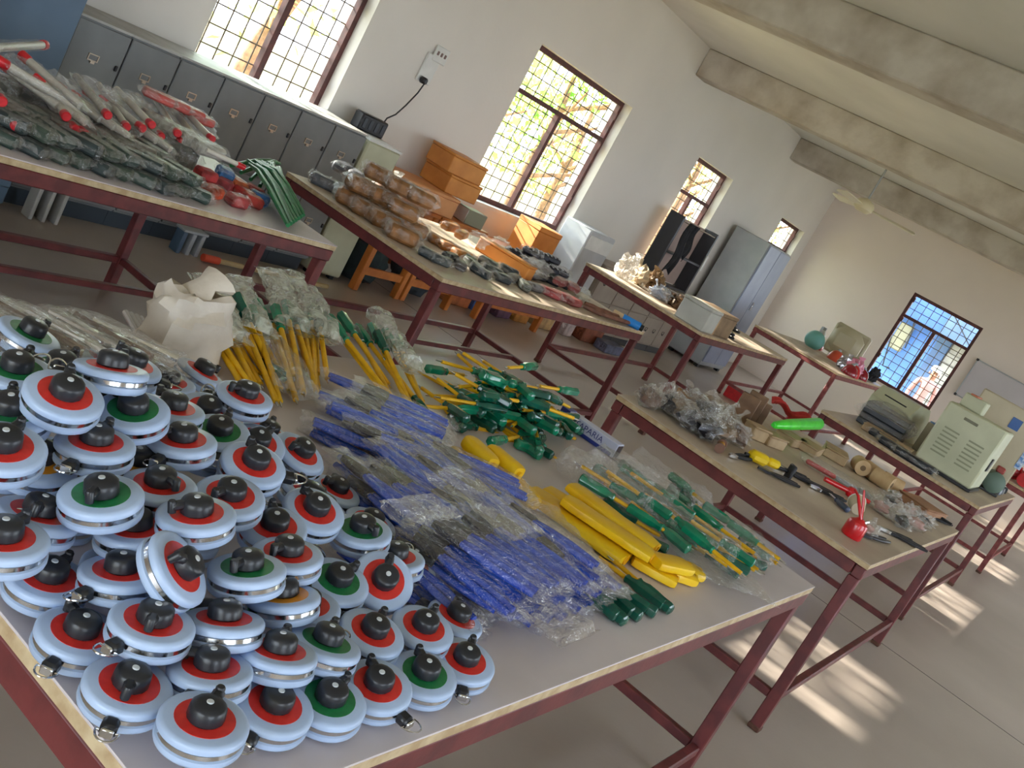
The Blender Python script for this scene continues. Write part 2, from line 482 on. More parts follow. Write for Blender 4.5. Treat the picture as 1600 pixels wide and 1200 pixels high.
# ================================================================== outdoors
M_SOIL = mat('soil', (176, 160, 132), 0.95, scale=0.6, col2=(128, 140, 84), detail=8)
struct('ground', MB().box((-12, -16, -0.35), (44, 34, -0.3)), M_SOIL)
def leaf_mat(name, col, tr):
    m = bpy.data.materials.new(name); m.use_nodes = True; nt = m.node_tree; nt.nodes.clear()
    o = nt.nodes.new('ShaderNodeOutputMaterial'); mx = nt.nodes.new('ShaderNodeMixShader')
    d = nt.nodes.new('ShaderNodeBsdfDiffuse'); t = nt.nodes.new('ShaderNodeBsdfTranslucent')
    d.inputs[0].default_value = (*lin(col), 1); t.inputs[0].default_value = (*lin(tr), 1); mx.inputs[0].default_value = 0.55
    nt.links.new(d.outputs[0], mx.inputs[1]); nt.links.new(t.outputs[0], mx.inputs[2]); nt.links.new(mx.outputs[0], o.inputs[0])
    return m
M_LEAF = [leaf_mat('leaf_lime', (165, 190, 105), (200, 222, 120)), leaf_mat('leaf_green', (126, 172, 92), (166, 208, 104)), leaf_mat('leaf_olive', (176, 178, 110), (216, 212, 130))]
M_BARK = mat('bark', (150, 116, 90), 0.9, scale=12, col2=(112, 84, 64), bump=0.5)
def tree(label, x, y, h, rx, rz, n, seed, lm, lean=0.0):
    rnd = random.Random(seed)
    r = thing('leafy_tree', label, 'tree', (x, y, -0.3), 0, 'trees outside the window wall')
    pts = [(0, 0, 0), (lean*0.3, 0.05, h*0.3), (lean*0.7, 0, h*0.6), (lean, 0.1, h*0.9)]
    tb = MB().tube(pts, [0.13, 0.10, 0.075, 0.03], 10)
    for k in range(6):
        a = rnd.uniform(0, 6.28); z0 = h*rnd.uniform(0.3, 0.7); q = lean*z0/h
        tb.tube([(q, 0, z0), (q+0.5*rx*math.cos(a), 0.5*rx*math.sin(a), z0+0.25*rz), (q+0.9*rx*math.cos(a), 0.9*rx*math.sin(a), z0+0.5*rz)], [0.045, 0.03, 0.012], 6)
    tb.build('trunk', M_BARK, r)
    mb = MB()
    cl = [Vector((rnd.gauss(0, 0.55)*rx, rnd.gauss(0, 0.55)*rx, h*0.62+rnd.gauss(0, 0.5)*rz)) for _ in range(26)]
    cl += [Vector((rnd.uniform(-1.3, 1.3)*rx, rnd.uniform(-1.0, 1.0)*rx, rnd.uniform(3.1, 5.2))) for _ in range(40)]  # high clusters added to each crown to break up the sunlight
    for i in range(int(n*1.25)):
        c = rnd.choice(cl)
        p = c + Vector((rnd.gauss(0, 0.2), rnd.gauss(0, 0.2), rnd.gauss(0, 0.18)))
        if p.z < 0.1: p.z = 0.1+rnd.random()*0.3
        s = rnd.uniform(0.05, 0.11)
        R = Euler((rnd.uniform(-1.2, 1.2), rnd.uniform(-1.2, 1.2), rnd.uniform(0, 6.3))).to_matrix()
        mb._add([p + R @ Vector(q)*s for q in ((-1, 0, 0), (0, -0.42, 0.08), (1, 0, 0), (0, 0.42, 0.08))], [(0, 1, 2, 3)])
    mb.build('foliage', M_LEAF[lm], r, smooth=False, kind='stuff')
    return r
tree('added unseen tree that dapples the sun, outside near the blue-grey cupboard', 4.3, 9.4, 4.8, 1.1, 1.3, 1200, 17, 1)  # out of view, added to dapple the sun through the locker window
tree('lime green leafy tree beyond the locker window with a leaning trunk', 8.1, 9.3, 4.6, 1.2, 1.5, 1300, 3, 0, lean=0.9)
tree('pale tree set in the sun path, between the locker window and the widest window', 11.7, 9.2, 4.4, 1.1, 1.3, 1300, 9, 0)  # set on the sun's way to the third window, mostly out of view
tree('loose mid green tree in the middle of the widest window', 14.6, 9.5, 3.6, 1.3, 1.3, 2200, 5, 1)
tree('yellowish bushy tree at the right of the widest window', 17.4, 10.6, 3.2, 1.4, 1.2, 2000, 8, 2)
tree('bright yellow green tree seen through the narrow third window', 21.2, 10.0, 4.6, 1.4, 1.7, 1500, 12, 2)
tree('small lime tree seen through the window above the steel almirah', 26.5, 10.4, 4.2, 1.5, 1.6, 1200, 14, 0)
# brick boundary wall beyond the third window
bw = MB(); rnd = random.Random(4)
for j in range(17):
    for i in range(14):
        x = 24.0 + i*0.235 + (0.117 if j % 2 else 0)
        bw.box((x, 11.9+rnd.uniform(-0.006, 0.006), -0.28+j*0.085), (x+0.222, 12.02, -0.28+j*0.085+0.073))
wallo = thing('boundary_wall', 'reddish brick boundary wall outside the third window', 'wall', (0, 0, 0))
MB().box((23.9, 11.94, -0.3), (27.5, 12.1, 1.2)).build('mortar_core', mat('mortar', (196, 180, 166), 0.9), wallo, smooth=False)
bw.build('brick', mat('brick_red', (190, 116, 92), 0.85, scale=3, col2=(158, 92, 76), bump=0.2), wallo, smooth=False, kind='stuff')

# ---- what stands outside the end window: blue shed, pale blockwork, wires, a person
M_BLUE = mat('blue_shed_paint', (92, 136, 214), 0.5, scale=1.5, col2=(78, 118, 196))
M_BLUED = mat('blue_shed_dark', (92, 116, 156), 0.6, scale=2, col2=(74, 98, 140))
shed = thing('blue_shed', 'bright blue shed wall standing outside the end window', 'shed', (21.8, 0, -0.3))
MB().box((0, 3.98, 0), (0.12, 7.2, 4.2)).build('wall_sheet', M_BLUE, shed, smooth=False)
MB().box((-0.02, 3.74, 0), (0.10, 3.99, 2.9)).build('doorway_shadow', M_BLUED, shed, smooth=False)  # dark sheet standing in for the shadow in the doorway
MB().box((-0.5, 2.4, 2.30), (0.10, 7.2, 4.2)).build('canopy_sheet', mat('blue_canopy_paint', (66, 104, 186), 0.5, scale=1.5, col2=(56, 92, 170)), shed, smooth=False)
MB().box((-0.54, 2.45, 2.28), (-0.50, 3.95, 2.72)).build('canopy_edge', M_BLUED, shed, smooth=False)
blk = thing('blockwork_wall', 'pale blockwork wall behind the person outside', 'wall', (21.85, 0, -0.3))
MB().box((0.05, 2.6, 0), (0.2, 3.74, 2.29)).build('mortar_core', mat('mortar_grey', (150, 146, 142), 0.9), blk, smooth=False)
_bm = MB().box((0, 0, 0), (0.06, 0.27, 0.19)).mesh('block', False)
for j in range(11):
    for i in range(4):
        o = part('block', _bm, mat('block_white', (168, 164, 162), 0.85, scale=5, col2=(148, 144, 142)), blk)
        o.location = (0, 2.61+i*0.28-(0.0 if j % 2 else 0.02), 0.02+j*0.205)
cb = thing('wall_box', 'cream meter box on the blue shed with loose black cables', 'box', (21.6, 4.58, 1.33))
MB().cbox((0, 0, 0.25), (0.16, 0.26, 0.55), 0.02).build('case', mat('meter_box_enamel', (140, 136, 116), 0.5), cb)
for s, pts in ((0, [(-0.1, 0.16, 0.75), (-0.12, 0.17, 0.3), (-0.12, 0.05, -0.15), (-0.1, -0.02, -0.4), (-0.1, -0.16, -0.38)]), (1, [(-0.1, -0.02, 0.8), (-0.12, -0.16, 0.4), (-0.1, -0.2, 0.1)])):
    MB().tube(pts, 0.014, 6).build('cable', M_BLACK, cb)
wr = MB().tube([(21.2, 4.15, 2.57), (21.2, 3.75, 2.32), (21.2, 3.36, 2.05)], 0.012, 6).build('overhead_wire', M_BLACK)
tag(wr, 'thin dark wire slanting across the top of the end window', 'wire')

def person():
    r = thing('person', 'person in a white cap and pale pink shirt outside the end window', 'person', (20.25, 3.44, -0.3), math.radians(200))
    me = bpy.data.meshes.new('body')
    J = {'pel': (0,0,0.92,0.13,0.10), 'wa': (0,0.0,1.05,0.125,0.095), 'ch': (0,0,1.28,0.155,0.105), 'sh': (0,0,1.40,0.13,0.085), 'ne': (0.01,0,1.48,0.05,0.05),
         'hd': (0.02,0,1.56,0.075,0.08), 'ht': (0.01,0,1.68,0.06,0.07),
         'ls': (0,0.17,1.40,0.055,0.055), 'le': (0.02,0.22,1.13,0.042,0.042), 'lh': (0.14,0.20,0.95,0.032,0.032), 'lf': (0.2,0.19,0.90,0.026,0.02),
         'rs': (0,-0.17,1.40,0.055,0.055), 're': (-0.03,-0.22,1.13,0.042,0.042), 'rh': (0.06,-0.22,0.91,0.032,0.032), 'rf': (0.08,-0.22,0.83,0.026,0.02),
         'lhp': (0,0.09,0.86,0.085,0.085), 'lk': (0.02,0.10,0.49,0.058,0.058), 'la': (0,0.10,0.09,0.042,0.042), 'lt': (0.15,0.11,0.04,0.035,0.03),
         'rhp': (0,-0.09,0.86,0.085,0.085), 'rk': (0.02,-0.10,0.49,0.058,0.058), 'ra': (0,-0.10,0.09,0.042,0.042), 'rt': (0.15,-0.11,0.04,0.035,0.03)}
    ks = list(J); E = [('pel','wa'),('wa','ch'),('ch','sh'),('sh','ne'),('ne','hd'),('hd','ht'),('sh','ls'),('ls','le'),('le','lh'),('lh','lf'),('sh','rs'),('rs','re'),('re','rh'),('rh','rf'),
        ('pel','lhp'),('lhp','lk'),('lk','la'),('la','lt'),('pel','rhp'),('rhp','rk'),('rk','ra'),('ra','rt')]
    me.from_pydata([J[k][:3] for k in ks], [(ks.index(a), ks.index(b)) for a, b in E], [])
    o = bpy.data.objects.new('body', me); COL.objects.link(o); o.parent = r
    sk = o.modifiers.new('skin', 'SKIN')
    if not me.skin_vertices: me.attributes.new('skin', 'FLOAT', 'POINT')
    sv = me.skin_vertices[0].data
    for i, k in enumerate(ks): sv[i].radius = (J[k][3], J[k][4]); sv[i].use_root = (k == 'pel')
    ss = o.modifiers.new('sub', 'SUBSURF'); ss.levels = 1; ss.render_levels = 1
    sk.use_smooth_shade = True
    m = bpy.data.materials.new('person_skin'); m.use_nodes = True
    nt = m.node_tree; b = nt.nodes['Principled BSDF']; b.inputs['Roughness'].default_value = 0.7
    tc = nt.nodes.new('ShaderNodeTexCoord'); sp = nt.nodes.new('ShaderNodeSeparateXYZ'); nt.links.new(tc.outputs['Object'], sp.inputs[0])
    rp = nt.nodes.new('ShaderNodeValToRGB'); rp.color_ramp.interpolation = 'CONSTANT'
    mr = nt.nodes.new('ShaderNodeMapRange'); mr.inputs['From Max'].default_value = 2.0; nt.links.new(sp.outputs[2], mr.inputs[0]); nt.links.new(mr.outputs[0], rp.inputs[0])
    e = rp.color_ramp.elements; e[0].position = 0; e[0].color = (*lin((60, 56, 66)), 1); e[1].position = 0.485; e[1].color = (*lin((168, 122, 118)), 1)
    q = e.new(0.735); q.color = (*lin((150, 104, 80)), 1)
    nt.links.new(rp.outputs[0], b.inputs['Base Color']); me.materials.append(m)
    cap = MB().lathe([(0.098, 1.645), (0.1, 1.68), (0.085, 1.73), (0.04, 1.755), (0.0, 1.76)], 16)
    cap.prism([(0.0,-0.085),(0.14,-0.07),(0.18,0),(0.14,0.07),(0.0,0.085)], 1.642, 1.652)
    cap.build('cap', mat('cap_cloth', (168, 166, 162), 0.8), r)
    f = MB()
    f.tube([(0.085,0,1.60),(0.112,0,1.565),(0.09,0,1.555)], [0.012,0.016,0.008], 6).build('nose', m, r)
    for s in (-1, 1):
        MB().blob((0.088, s*0.032, 1.605), (0.014, 0.026, 0.014), 1, 8, 6, 0.0, flat_bottom=False).build('eye', M_BLACK, r)
        MB().blob((0.01, s*0.088, 1.59), (0.04, 0.02, 0.06), 2, 8, 6, 0.0, flat_bottom=False).build('ear', m, r)
    MB().cbox((0.088, 0, 1.525), (0.012, 0.045, 0.01), 0.004).build('mouth', mat('lip', (120, 70, 62), 0.6), r)
person()

# ================================================================== furniture along the window wall
def holder_mesh():
    mb = MB(); w, h, t = 0.062, 0.036, 0.005
    mb.box((-w/2, -0.006, -h/2), (w/2, 0, -h/2+t)); mb.box((-w/2, -0.006, h/2-t), (w/2, 0, h/2))
    mb.box((-w/2, -0.006, -h/2+t), (-w/2+t, 0, h/2-t)); mb.box((w/2-t, -0.006, -h/2+t), (w/2, 0, h/2-t))
    mb.box((-0.012, -0.012, -h/2-0.012), (0.012, -0.002, -h/2))
    return mb.mesh('label_holder', False)
HOLD = holder_mesh()
LOCK = MB().cbox((0, -0.006, 0), (0.016, 0.012, 0.03), 0.003).mesh('lock')
NTH = ['first', 'second', 'third', 'fourth', 'fifth', 'sixth', 'seventh', 'eighth', 'ninth', 'tenth', 'eleventh', 'twelfth', 'thirteenth', 'fourteenth', 'fifteenth', 'sixteenth', 'seventeenth', 'eighteenth', 'nineteenth', 'twentieth', 'twenty-first', 'twenty-second']
for i in range(7):
    x0 = 3.277 + i*0.3247
    r = thing('steel_locker', 'grey two-door steel locker, %s from the blue-grey cupboard' % NTH[i], 'locker', (x0, 4.88, 0), 0, 'grey steel lockers under the window')
    w = 0.3225
    MB().cbox((w/2, 0.225, 0.575), (w, 0.42, 0.95), 0.004).build('body', M_LOCKER, r)
    MB().box((0, 0.0, 1.05), (w, 0.435, 1.062)).build('top', M_LOCKERTOP, r, smooth=False)
    MB().box((0.0, 0.05, 0.0), (w, 0.42, 0.10)).build('plinth', mat('plinth_dark', (52, 62, 72), 0.6), r, smooth=False)
    for z0, z1, nm in ((0.555, 1.04, 'door'), (0.115, 0.545, 'door')):
        d = MB().cbox((w/2, 0.006, (z0+z1)/2), (w-0.008, 0.016, z1-z0), 0.004).build(nm, M_LOCKER, r)
        zh = z1-0.165
        a = part('label_holder', HOLD, M_BRASS, d); a.location = (w/2-0.01, -0.002, zh)
        a = part('lock', LOCK, M_BLACK, d); a.location = (w-0.03, -0.002, zh-0.01)
r = thing('steel_cupboard', 'tall blue-grey steel cupboard at the end of the locker row', 'cupboard', (2.28, 4.80, 0))
MB().cbox((0.48, 0.25, 0.95), (0.96, 0.48, 1.86), 0.01).build('body', M_BLUESTEEL, r)
for k in (0, 1):
    d = MB().cbox((0.245+k*0.47, 0.0, 0.98), (0.462, 0.02, 1.72), 0.006).build('door', M_BLUESTEEL, r)
    MB().cbox((0.43+k*0.10, -0.02, 1.0), (0.02, 0.03, 0.14), 0.005).build('handle', M_CHROME, d)
for k in (0.06, 0.9):
    MB().box((k-0.04, 0.03, 0), (k+0.04, 0.45, 0.03)).build('foot', M_BLACK, r, smooth=False)
# things pushed under the locker fronts
r = thing('floor_stand', 'pale steel stand pair at the foot of the lockers', 'stand', (3.36, 4.74, 0))
for k in range(3): MB().cbox((k*0.075, 0.04, 0.09), (0.022, 0.08, 0.18), 0.004).build('upright', M_LOCKERTOP, r)
MB().cbox((0.075, 0.04, 0.19), (0.2, 0.09, 0.02), 0.004).build('cross_bar', M_LOCKERTOP, r)
r = thing('floor_stand', 'grey blue stand pair by the red ended broom', 'stand', (4.32, 4.72, 0))
for k in range(3): MB().cbox((k*0.07, 0.04, 0.07), (0.03, 0.08, 0.14), 0.004).build('upright', M_BLUESTEEL if k == 0 else M_STEEL, r)
MB().cbox((0.07, 0.04, 0.148), (0.19, 0.09, 0.016), 0.004).build('cross_bar', M_STEEL, r)
r = thing('broom', 'pale wooden broom stick with red end on the floor by lockers', 'broom', (4.56, 4.66, 0.03), math.radians(-3))
MB().tube([(0, 0, 0), (1.0, 0.02, 0.0)], 0.016, 8).build('stick', mat('stick_wood', (196, 174, 130), 0.6), r)
MB().tube([(-0.10, 0, 0), (0.02, 0, 0)], 0.024, 10).build('end_cap', mat('orange_red', (220, 84, 56), 0.4), r)
# cream stabiliser cabinet with the black unit on top, wall socket and cord
r = thing('stabiliser_cabinet', 'cream enamel cabinet with two dark switches beside the lockers', 'cabinet', (5.60, 4.90, 0), math.radians(-8))
MB().cbox((0.16, 0.18, 0.53), (0.32, 0.36, 1.0), 0.012).build('body', M_CREAM, r)
MB().box((0.0, 0.0, 1.03), (0.32, 0.36, 1.045)).build('top', M_WHITE, r, smooth=False)  # white stands in for daylight falling on the cream top
MB().cbox((-0.004, 0.14, 0.93), (0.012, 0.05, 0.04), 0.003).build('switch', M_BLACK, r)
MB().cbox((-0.004, 0.17, 0.84), (0.012, 0.05, 0.035), 0.003).build('switch', M_STEEL, r)
for k in range(4): MB().box((0.03+(k % 2)*0.22, 0.03+(k//2)*0.26, 0), (0.07+(k % 2)*0.22, 0.07+(k//2)*0.26, 0.03)).build('foot', M_BLACK, r, smooth=False)
r = thing('power_unit', 'flat black power unit standing on the cream cabinet', 'power unit', (5.83, 5.17, 1.046), math.radians(-6))
MB().cbox((0, 0, 0.06), (0.26, 0.10, 0.12), 0.01).build('case', M_BLACK, r)
for k in range(4): MB().cbox((-0.09+k*0.06, -0.052, 0.06), (0.03, 0.006, 0.07), 0.002).build('slot', mat('slot_grey', (58, 62, 70), 0.5), r)
r = thing('socket_board', 'white switch and socket plate high on the window wall', 'socket', (6.31, WY, 1.64))
MB().cbox((0, -0.012, 0), (0.16, 0.022, 0.22), 0.006).build('plate', M_WHITE, r)
MB().cbox((0.05, -0.02, 0.13), (0.16, 0.02, 0.12), 0.006).build('upper_plate', M_WHITE, r)
for k in range(3): MB().cbox((0.0+k*0.045, -0.032, 0.135), (0.02, 0.01, 0.03), 0.003).build('switch', mat('switch_brown', (120, 96, 90), 0.4), r)
r = thing('power_plug', 'black plug and cord hanging from the wall socket', 'cord', (6.27, WY-0.024, 1.55))
MB().cbox((0, -0.03, 0), (0.05, 0.06, 0.05), 0.012).build('plug', M_BLACK, r)
MB().tube([(0, -0.05, -0.02), (-0.02, -0.05, -0.1), (-0.09, -0.06, -0.22), (-0.17, -0.08, -0.31), (-0.26, -0.1, -0.36), (-0.3, -0.12, -0.43)], 0.006, 6).build('cord', M_BLACK, r)
# orange wooden desks
def desk(label, x0, y0, L, W, h, low=True):
    r = thing('wooden_desk', label, 'desk', (x0, y0, 0), 0, 'orange wooden desks along the window wall')
    MB().cbox((L/2, W/2, h-0.0125), (L, W, 0.025), 0.004).build('desk_top', M_ORANGE, r)
    for sx in (0.03, L-0.03):
        for sy in (0.035, W-0.035):
            MB().cbox((sx, sy, (h-0.025)/2), (0.055, 0.06, h-0.025), 0.005).build('leg', M_ORANGE, r)
    for sy in (0.035, W-0.035):
        MB().cbox((L/2, sy, 0.16), (L-0.115, 0.03, 0.06), 0.004).build('stretcher', M_ORANGE, r)
        MB().cbox((L/2, sy, h-0.06), (L-0.115, 0.03, 0.07), 0.004).build('apron_rail', M_ORANGE, r)
    return r
desk('orange wooden desk next to the cream cabinet', 5.99, 4.76, 0.56, 0.52, 0.73)
desk('orange wooden desk under the tall stack of orange boxes', 6.57, 4.76, 0.66, 0.52, 0.73)
desk('low orange wooden desk under the widest window', 7.55, 4.70, 1.1, 0.52, 0.62)
# orange boxes
def board_box(label, c, size, rz=0.0, m=M_ORANGEBOX, name='cardboard_box', cat='box', group=None, seam=True):
    r = thing(name, label, cat, c, rz, group)
    L, W, H = size
    MB().cbox((0, 0, H*0.43), (L, W, H*0.86), 0.006).build('body', m, r)
    MB().cbox((0, 0, H*0.86+H*0.07), (L+0.006, W+0.006, H*0.14), 0.005).build('lid', m, r)
    return r
OG = 'orange boxes on the wooden desks'
M_ORANGEB2 = mat('orange_box_pale', (226, 160, 106), 0.55, scale=6, col2=(208, 142, 88))
board_box('wide salmon orange box at the bottom of the box stack', (6.42, 5.0, 0.731), (0.58, 0.40, 0.16), math.radians(-8), M_ORANGEB2, group=OG)
board_box('middle orange box of the three stacked by the window', (6.80, 5.02, 0.892), (0.36, 0.34, 0.15), math.radians(-10), group=OG)
board_box('topmost orange box of the stack by the window', (6.76, 5.02, 1.043), (0.36, 0.32, 0.15), math.radians(-14), group=OG)
board_box('single small orange box standing under the widest window', (8.22, 4.95, 0.621), (0.3, 0.3, 0.31), math.radians(-12), group=OG)
r = thing('grey_carton', 'small olive grey carton between orange stack and window', 'carton', (7.02, 4.86, 0.731), math.radians(-10))
MB().cbox((0, 0, 0.06), (0.22, 0.16, 0.12), 0.006).build('body', mat('olive_grey', (138, 136, 116), 0.6), r)
MB().cbox((-0.112, 0, 0.06), (0.004, 0.15, 0.11), 0.001).build('front_label', M_WHITE, r)
r = thing('cloth_bundle', 'dark green cloth bundle pushed under the wooden desk', 'cloth', (6.22, 5.0, 0.0))
MB().blob((0, 0, 0.20), (0.42, 0.36, 0.44), 3, 18, 12, 0.12, 2.5).build('cloth', mat('dark_green_cloth', (40, 58, 60), 0.85, scale=14, col2=(30, 42, 46), bump=0.3), r)
r = thing('cloth_bundle', 'grey cloth sack with pale top under the second wooden desk', 'cloth', (6.9, 5.02, 0.0))
MB().blob((0, 0, 0.16), (0.40, 0.34, 0.34), 5, 18, 12, 0.12, 2.5).build('cloth', mat('slate_cloth', (66, 74, 82), 0.85, scale=14, col2=(50, 56, 62), bump=0.3), r)
MB().blob((0.02, -0.08, 0.35), (0.18, 0.14, 0.1), 6, 12, 8, 0.12, 2.5).build('pale_pad', mat('pale_pad', (200, 190, 150), 0.8), r)
# goods on the floor by the wall under the packet table
FG = 'goods lying on the floor along the window wall'
fl = [((7.62, 5.05), (0.3, 0.2, 0.16), (206, 120, 70), 'orange packet nearest the wooden desk on the floor'),
      ((7.95, 5.02), (0.28, 0.18, 0.2), (80, 110, 170), 'blue printed packet on the floor under the low desk'),
      ((8.3, 5.0), (0.26, 0.2, 0.18), (120, 84, 110), 'purple brown packet on the floor under the low desk'),
      ((8.62, 4.98), (0.22, 0.18, 0.2), (216, 150, 70), 'yellow orange packet at the low desk end'),
      ((9.02, 4.95), (0.26, 0.2, 0.34), (206, 170, 120), 'tan carton standing on the floor beyond the low desk'),
      ((9.42, 4.86), (0.2, 0.12, 0.38), (214, 196, 194), 'white and pink printed carton standing on the floor'),
      ((9.85, 4.86), (0.36, 0.24, 0.24), (150, 84, 60), 'rust brown carton on the floor by the low drawer cabinet'),
      ((10.05, 4.62), (0.4, 0.16, 0.1), (104, 108, 134), 'slate blue flat packet on the floor by the drawer cabinet')]
for i, (c, s, col, lb) in enumerate(fl):
    r = thing('floor_carton', lb, 'carton', (c[0], c[1], 0), math.radians(-6+5*(i % 3)), FG)
    MB().cbox((0, 0, s[2]/2), s, 0.008).build('body', mat('floor_carton_%d' % i, col, 0.6, scale=12, col2=tuple(int(v*0.75) for v in col)), r)
    MB().cbox((-s[0]/2-0.001, 0, s[2]*0.5), (0.004, s[1]*0.7, s[2]*0.6), 0.001).build('printed_label', mat('print_%d' % i, tuple(min(255, int(v*1.25)) for v in col), 0.5, scale=40, col2=tuple(int(v*0.6) for v in col)), r)
# low drawer cabinet behind the shiny packets, pale washing-machine-like box
M_BEIGE = mat('beige_steel', (164, 152, 140), 0.45, scale=3, col2=(150, 138, 126))
for i in range(5):
    x0 = 9.62+i*0.5
    r = thing('drawer_cabinet', 'low beige steel drawer cabinet, %s from the pale steel box' % NTH[i], 'cabinet', (x0, 4.88, 0), 0, 'low beige cabinets along the window wall')
    MB().cbox((0.247, 0.22, 0.44), (0.494, 0.42, 0.72), 0.005).build('body', M_BEIGE, r)
    MB().box((0, 0.03, 0), (0.494, 0.40, 0.08)).build('plinth', M_BLACK, r, smooth=False)
    for z0, z1 in ((0.1, 0.42), (0.43, 0.79)):
        d = MB().cbox((0.247, 0.004, (z0+z1)/2), (0.484, 0.016, z1-z0), 0.004).build('drawer', M_BEIGE, r)
        for q in (0.13, 0.36):
            a = part('label_holder', HOLD, mat('holder_dark', (70, 62, 60), 0.5), d); a.location = (q, -0.002, (z0+z1)/2+0.02)
r = thing('steel_box', 'pale grey steel box standing at the edge of the widest window', 'box', (9.05, 4.92, 0), math.radians(-4))
MB().cbox((0.25, 0.18, 0.54), (0.48, 0.34, 1.06), 0.012).build('body', mat('pale_steel', (190, 194, 198), 0.4, scale=4, col2=(176, 180, 186)), r)
MB().cbox((0.25, 0.005, 0.95), (0.44, 0.012, 0.14), 0.003).build('control_panel', M_WHITE, r)
MB().box((0.02, 0.02, 0), (0.48, 0.34, 0.012)).build('base', M_BLACK, r, smooth=False)
# open dark rack with aprons
r = thing('steel_rack', 'open dark steel rack with pale back near the steel almirah', 'rack', (10.86, 4.86, 0.802))
M_RACK = mat('rack_dark', (58, 60, 66), 0.4, scale=5, col2=(46, 48, 54))
MB().cbox((0.02, 0.21, 0.40), (0.05, 0.19, 0.80), 0.006).build('side_panel', M_RACK, r)
MB().cbox((1.10, 0.21, 0.40), (0.05, 0.19, 0.80), 0.006).build('side_panel', M_RACK, r)
MB().box((0.04, 0.29, 0.03), (1.08, 0.305, 0.78)).build('back_panel', mat('rack_back', (190, 168, 156), 0.6, scale=3, col2=(176, 152, 142)), r, smooth=False)
for z in (0.0, 0.36): MB().box((0.04, 0.12, z), (1.08, 0.29, z+0.02)).build('shelf', M_RACK, r, smooth=False)
MB().tube([(0.04, 0.13, 0.75), (1.08, 0.13, 0.75)], 0.009, 8).build('hanging_rail', M_CHROME, r)
MB().cbox((1.10, 0.10, 0.42), (0.05, 0.02, 0.2), 0.006).build('white_tag', M_WHITE, r)
for i, (x, w, h) in enumerate(((11.08, 0.14, 0.6), (11.24, 0.10, 0.40))):
    a = MB().sheet(lambda u, v: (x+(u-0.5)*w*(0.7+0.5*v), 4.965-0.02+0.02*math.sin(u*11+i)+0.02*math.sin(v*7), 1.57-v*h-0.05*math.sin(u*5+2)*v), 14, 10)
    o = a.build('hanging_apron', M_DARK); so = o.modifiers.new('thick', 'SOLIDIFY'); so.thickness = 0.006
    tag(o, ('long black apron' if i == 0 else 'short black apron') + ' hanging on the dark open rack', 'apron')
# steel almirah
r = thing('steel_almirah', 'tall grey two-door steel almirah in the far corner', 'almirah', (13.0, 4.72, 0))
MB().cbox((0.45, 0.28, 0.93), (0.9, 0.52, 1.78), 0.012).build('body', M_STEEL, r)
for k in (0, 1):
    d = MB().cbox((0.229+k*0.442, 0.008, 0.95), (0.434, 0.02, 1.7), 0.006).build('door', mat('almirah_door', (146, 154, 176), 0.36, scale=3, col2=(132, 140, 164)), r)
    if k: MB().cbox((0.50, -0.012, 1.0), (0.02, 0.03, 0.12), 0.005).build('handle', M_CHROME, d)
for k in range(4): MB().box((0.03+(k % 2)*0.77, 0.04+(k//2)*0.42, 0), (0.10+(k % 2)*0.77, 0.10+(k//2)*0.42, 0.045)).build('foot', M_BLACK, r, smooth=False)
# whiteboard, fan
r = thing('whiteboard', 'pale grey whiteboard hanging on the end wall', 'whiteboard', (WX-0.03, 1.72, 1.55))
MB().box((-0.022, -0.60, -0.27), (-0.004, 0.60, 0.27)).build('board', mat('board_face', (196, 190, 192), 0.35, scale=2, col2=(188, 182, 184)), r, smooth=False)
for z in (-0.28, 0.28): MB().cbox((-0.014, 0, z), (0.026, 1.22, 0.018), 0.003).build('edge_trim', M_STEEL, r)
for y in (-0.605, 0.605): MB().cbox((-0.014, y, 0), (0.026, 0.018, 0.56), 0.003).build('edge_trim', M_STEEL, r)
for y in (-0.605, 0.605):
    for z in (-0.28, 0.28): MB().cbox((-0.016, y, z), (0.032, 0.035, 0.035), 0.005).build('corner_clip', M_BLACK, r)
r = thing('ceiling_fan', 'cream ceiling fan hanging before the farthest beam', 'fan', (12.0, 3.66, CZ))
M_FAN = mat('fan_cream', (232, 222, 196), 0.35)
MB().tube([(0, 0, 0), (0, 0, -0.46)], 0.012, 8).build('rod', M_STEEL, r)
MB().lathe([(0.0, -0.06), (0.05, -0.06), (0.065, -0.01), (0.065, 0.0)][::1], 16).build('canopy', M_FAN, r)
MB().lathe([(0.0, -0.62), (0.07, -0.62), (0.11, -0.585), (0.115, -0.53), (0.09, -0.49), (0.03, -0.47), (0.0, -0.455)], 20).build('motor', mat('fan_motor', (222, 210, 176), 0.4), r)
for k in range(3):
    a = math.radians(-70+120*k)
    Mx = Matrix.Rotation(a, 4, 'Z')
    b = MB().prism([(0.10, -0.03), (0.22, -0.065), (0.60, -0.075), (0.63, -0.04), (0.63, 0.05), (0.60, 0.065), (0.22, 0.05), (0.10, 0.03)], -0.006, 0.006, Mx @ Matrix.Translation((0, 0, -0.56)) @ Matrix.Rotation(math.radians(14), 4, 'X'))
    b.build('blade', M_FAN, r)
